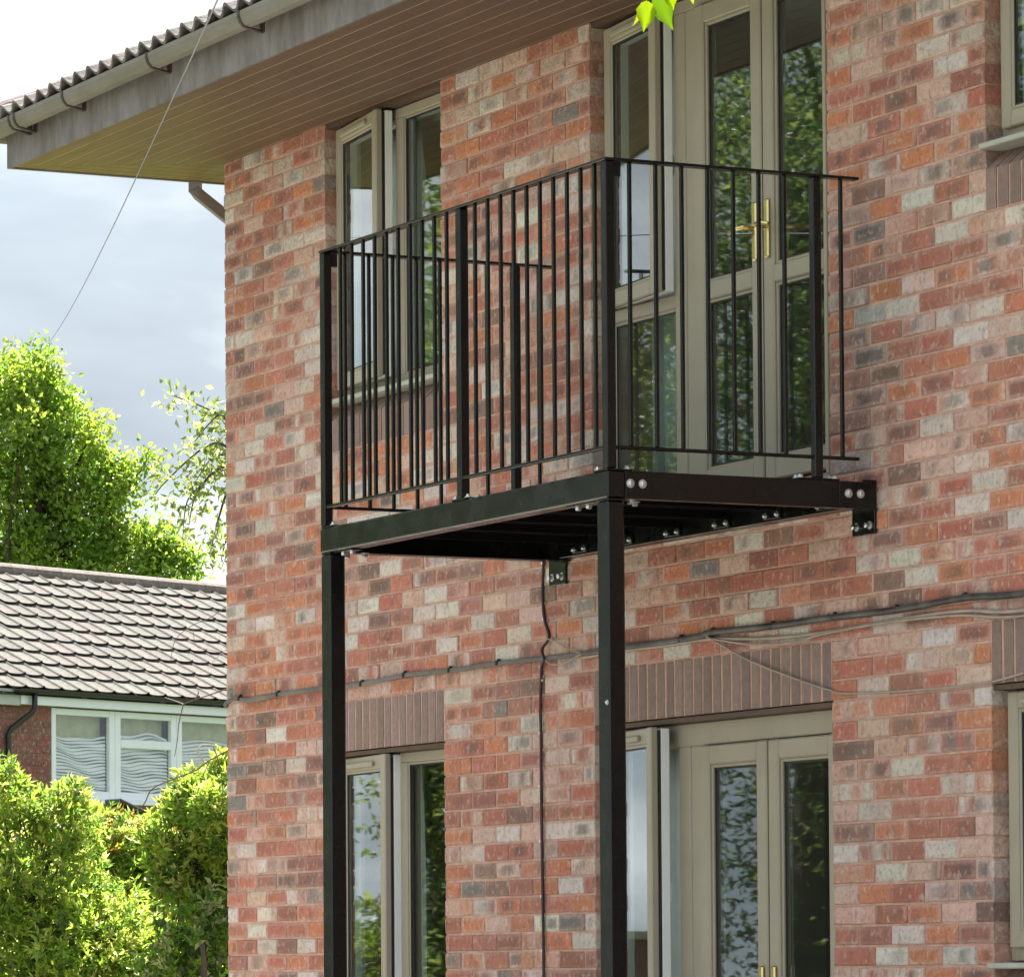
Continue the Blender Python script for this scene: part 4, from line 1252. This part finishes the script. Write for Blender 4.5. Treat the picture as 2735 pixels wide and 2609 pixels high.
# garden trees opposite the wall: the panes mirror them
tree('evergreen_tree', 'tall dark evergreen facing the building from across the garden', (-7.4, -7.4, -0.15), (-7.2, -7.2, 7.0),
     [((-7.2, -7.2, 2.0), 2.6), ((-6.6, -6.8, 4.4), 2.3), ((-7.6, -7.6, 6.3), 2.0), ((-5.2, -6.4, 3.0), 1.6), ((-8.6, -6.2, 3.6), 2.0), ((-7.0, -7.0, 8.2), 1.3), ((-9.4, -7.4, 5.2), 1.5), ((-5.4, -5.6, 5.6), 1.0)],
     0.22, 21000, 6, 0.075, 0.028, [(0.085, 0.13, 0.045), (0.11, 0.155, 0.05), (0.16, 0.20, 0.06), (0.06, 0.095, 0.038)], None, LEAFD, 'tree', up=0.3, fill=0.12, crad=0.06, holes=0.30)
tree('broadleaf_tree', 'leafy green tree further along the garden opposite the wall', (-11.2, -6.4, -0.15), (-11.0, -6.2, 5.0),
     [((-11.0, -6.0, 4.0), 2.2), ((-10.0, -5.4, 2.4), 1.5), ((-12.2, -6.6, 5.6), 1.7), ((-9.6, -5.0, 4.6), 1.0), ((-12.8, -6.0, 2.6), 1.9)],
     0.16, 13000, 6, 0.07, 0.035, GREEN, None, LEAFD, 'tree', up=0.3, fill=0.1, crad=0.06, holes=0.35)
tree('evergreen_tree', 'large dark evergreen added unseen right of the building to darken reflections', (16.5, 4.2, -0.15), (16.5, 4.2, 8.0),  # added out of view so the steel's side faces mirror something dark
     [((16.5, 4.2, 2.5), 3.2), ((17.5, 6.0, 5.0), 3.2), ((15.8, 3.4, 6.0), 2.6), ((19.5, 6.5, 3.0), 3.2), ((14.6, 3.4, 3.6), 1.8), ((17.0, 5.0, 8.6), 2.2)],
     0.25, 6000, 6, 0.26, 0.09, [(0.03, 0.05, 0.015), (0.04, 0.065, 0.02)], None, LEAF, 'tree', up=0.3, fill=0.3, crad=0.08)
tree('bush', 'rounded green bush growing before the added low wall across the lawn', (-13.2, -3.9, -0.15), (-13.2, -3.9, 0.9),
     [((-13.2, -3.9, 0.7), 0.85), ((-12.8, -3.1, 0.5), 0.6), ((-13.4, -4.9, 0.6), 0.7)], 0.04, 2600, 6, 0.08, 0.035, GREEN, None, LEAFD, 'bush', up=0.4, fill=0.2, holes=0.2)
gw = thing('mirrored_wall', 'low brown brick wall added across the lawn for the panes to mirror', 'wall', (-15.0, -5.0, -0.15))  # unseen wall, added so the lower panes mirror dark brick
MB().box(-15.15, -14.9, -9.5, -0.6, -0.15, 1.35, 0.004).build('wall', mat('brown_brick', (0.16, 0.085, 0.06), 0.9, noise=0.4, nscale=9), gw)
MB().box(-15.20, -14.85, -9.55, -0.55, 1.3505, 1.43, 0.01).build('coping', mat('coping_stone', (0.34, 0.33, 0.30), 0.9, noise=0.2), gw)
# bare stems beside the corner
ds = thing('bare_climber', 'bare brown stems poking out beside the brick corner in front of the far roof', 'climber', tuple(ground_at(at(640, 2500, 26.5))))
DB = 26.5
for pts2, r0, mm in (([(650, 1800), (612, 1835), (560, 1855), (520, 1868), (490, 1880)], 0.007, TWIG), ([(490, 1880), (478, 1930), (474, 1975), (466, 2020)], 0.005, TWIG),
                     ([(650, 1975), (612, 2002), (560, 2030), (520, 2058), (450, 2085), (405, 2108), (382, 2150), (345, 2170)], 0.008, TWIG),
                     ([(560, 2030), (535, 2090), (520, 2150), (505, 2180)], 0.004, TWIG), ([(545, 2035), (530, 2010), (532, 1995), (548, 1988), (580, 1992)], 0.008, TWIGP),
                     ([(570, 1994), (583, 2030), (592, 2075), (596, 2140)], 0.005, TWIG), ([(650, 1600), (605, 1620), (560, 1650), (510, 1672), (468, 1710), (455, 1770)], 0.004, TWIG),
                     ([(640, 1720), (612, 1745), (560, 1735), (525, 1725), (515, 1680)], 0.0035, TWIG), ([(610, 1730), (580, 1755), (555, 1785)], 0.0035, TWIGP),
                     ([(490, 1880), (470, 1872), (440, 1862)], 0.005, TWIGP), ([(520, 1868), (530, 1850), (525, 1835)], 0.005, TWIG)):
    P3 = smooth_line([at(x, y, DB + 0.02 * i) for i, (x, y) in enumerate(pts2)], 5)
    MB().tube(P3, list(np.linspace(r0 * 0.7, r0 * 0.35, len(P3))), 6).build('stem', mm, ds, smooth=True)
MB().tube(smooth_line([ground_at(at(640, 2500, DB)), at(655, 2200, DB), at(650, 1975, DB), at(652, 1800, DB), at(650, 1600, DB)], 5), list(np.linspace(0.02, 0.006, 21)), 7).build('stem', TWIG, ds, smooth=True)
# black plastic lid among the bushes
lid = MB()
q0 = at(322, 2130, 30.45); ex = unit(at(425, 2180, 30.6) - q0); ey = unit(np.cross([0, 0, 1.0], ex))
def lf(p): return q0 + ex * p[0] + ey * p[1] + np.array([0, 0, p[2]])
lid.box(0, 0.26, 0, 0.22, -0.035, 0.0, 0.008, fn=lf)
lid.box(0.015, 0.245, 0.015, 0.205, -0.16, -0.036, 0.015, fn=lf)
lo_ = lid.build('garden_bin', BLACKP, None)
tag(lo_, 'black plastic garden bin with a sloping lid poking out of the bushes', 'bin')
lg = MB(); lg.box(0.10, 0.13, 0.15, 0.18, -2.6, -0.161, 0.0, fn=lf)
lg.build('stand', BLACKP, lo_)

# garden tree behind the photographer's right: only a sprig hangs into view
GT = (16.2, -9.6, -0.15)
gt_ = thing('garden_tree', 'lime green leaf sprig hanging into the top of the view', 'tree', GT)
D0 = 6.6
tip = at(1745, -30, D0)
b_ = MB().tube(smooth_line([GT, (16.3, -9.5, 1.5), (16.1, -9.2, 3.0), (16.2, -9.3, 4.2)], 5), list(np.linspace(0.11, 0.05, 16)), 9)
b_.build('trunk', BARK, gt_, smooth=True)
b_ = MB().tube(smooth_line([(16.1, -9.2, 3.0), (15.8, -8.2, 3.35), (15.2, -6.8, 3.15), tuple(tip + np.array([0.1, -0.2, 0.25])), tuple(tip)], 6), list(np.linspace(0.03, 0.002, 25)), 7)
b_.build('limb', BARK, gt_, smooth=True)
V, F, Cc = foliage([((16.2, -9.4, 4.4), 0.9), ((15.9, -8.6, 3.9), 0.6), ((16.7, -9.9, 3.9), 0.7)], 420, 6, 0.06, 0.04, [(0.16, 0.22, 0.02), (0.12, 0.18, 0.02)], up=0.2)
np_mesh('crown', V, F, Cc, LEAF, gt_, 'stuff')
def big_leaf(base, end, wide, tilt, col, curl=0.15):
    base, end = np.array(base), np.array(end)
    dv = end - base; ln = np.linalg.norm(dv); dv /= ln
    to = unit(CAM - base); side = unit(np.cross(dv, to)); nor = np.cross(side, dv)
    side = side * math.cos(tilt) + nor * math.sin(tilt); nor = np.cross(side, dv)
    prof = [0.02, 0.55, 0.88, 1.0, 0.93, 0.74, 0.45, 0.16, 0.02]
    vs = []
    for i, w_ in enumerate(prof):
        t = i / (len(prof) - 1); c = base + dv * ln * t - nor * curl * ln * t * t
        jag = 1 + (0.10 if i % 2 else -0.05)
        vs += [c - side * wide * 0.5 * w_ * jag + nor * wide * 0.10 * w_, c, c + side * wide * 0.5 * w_ * jag + nor * wide * 0.10 * w_]
    vs += [v - nor * 0.0006 for v in vs]
    n3 = 3 * len(prof); fs = []
    for i in range(len(prof) - 1):
        a = 3 * i
        fs += [(a, a + 1, a + 4, a + 3), (a + 1, a + 2, a + 5, a + 4), (n3 + a, n3 + a + 3, n3 + a + 4, n3 + a + 1), (n3 + a + 1, n3 + a + 4, n3 + a + 5, n3 + a + 2)]
        fs += [(a, a + 3, n3 + a + 3, n3 + a), (a + 2, n3 + a + 2, n3 + a + 5, a + 5)]
    m_ = MB().add(vs, fs); m_.t = [col] * len(m_.v)
    return m_.build('leaf', LEAF, gt_, smooth=True)
LG = (0.30, 0.40, 0.012)
big_leaf(at(1728, 2, D0), at(1722, 82, D0 - .01), 0.028, 0.25, LG)
big_leaf(at(1718, 12, D0 + .01), at(1697, 74, D0 + .02), 0.014, 0.9, (0.34, 0.40, 0.10))
big_leaf(at(1752, -18, D0 + .01), at(1792, 80, D0), 0.030, -0.3, (0.20, 0.30, 0.04))
big_leaf(at(1780, -30, D0 - .02), at(1803, 27, D0 - .02), 0.022, 0.5, LG)
big_leaf(at(1838, -40, D0), at(1853, 11, D0), 0.018, 0.2, (0.36, 0.42, 0.12))
big_leaf(at(1700, -45, D0), at(1670, -8, D0), 0.022, 0.2, LG)
MB().tube(smooth_line([tip, at(1735, -8, D0), at(1729, 4, D0)], 4), 0.0012, 5).build('stalk', TWIG, gt_, smooth=True)
MB().tube(smooth_line([at(1735, -60, D0), at(1790, -50, D0), at(1840, -38, D0)], 4), 0.0014, 5).build('stalk', TWIG, gt_, smooth=True)
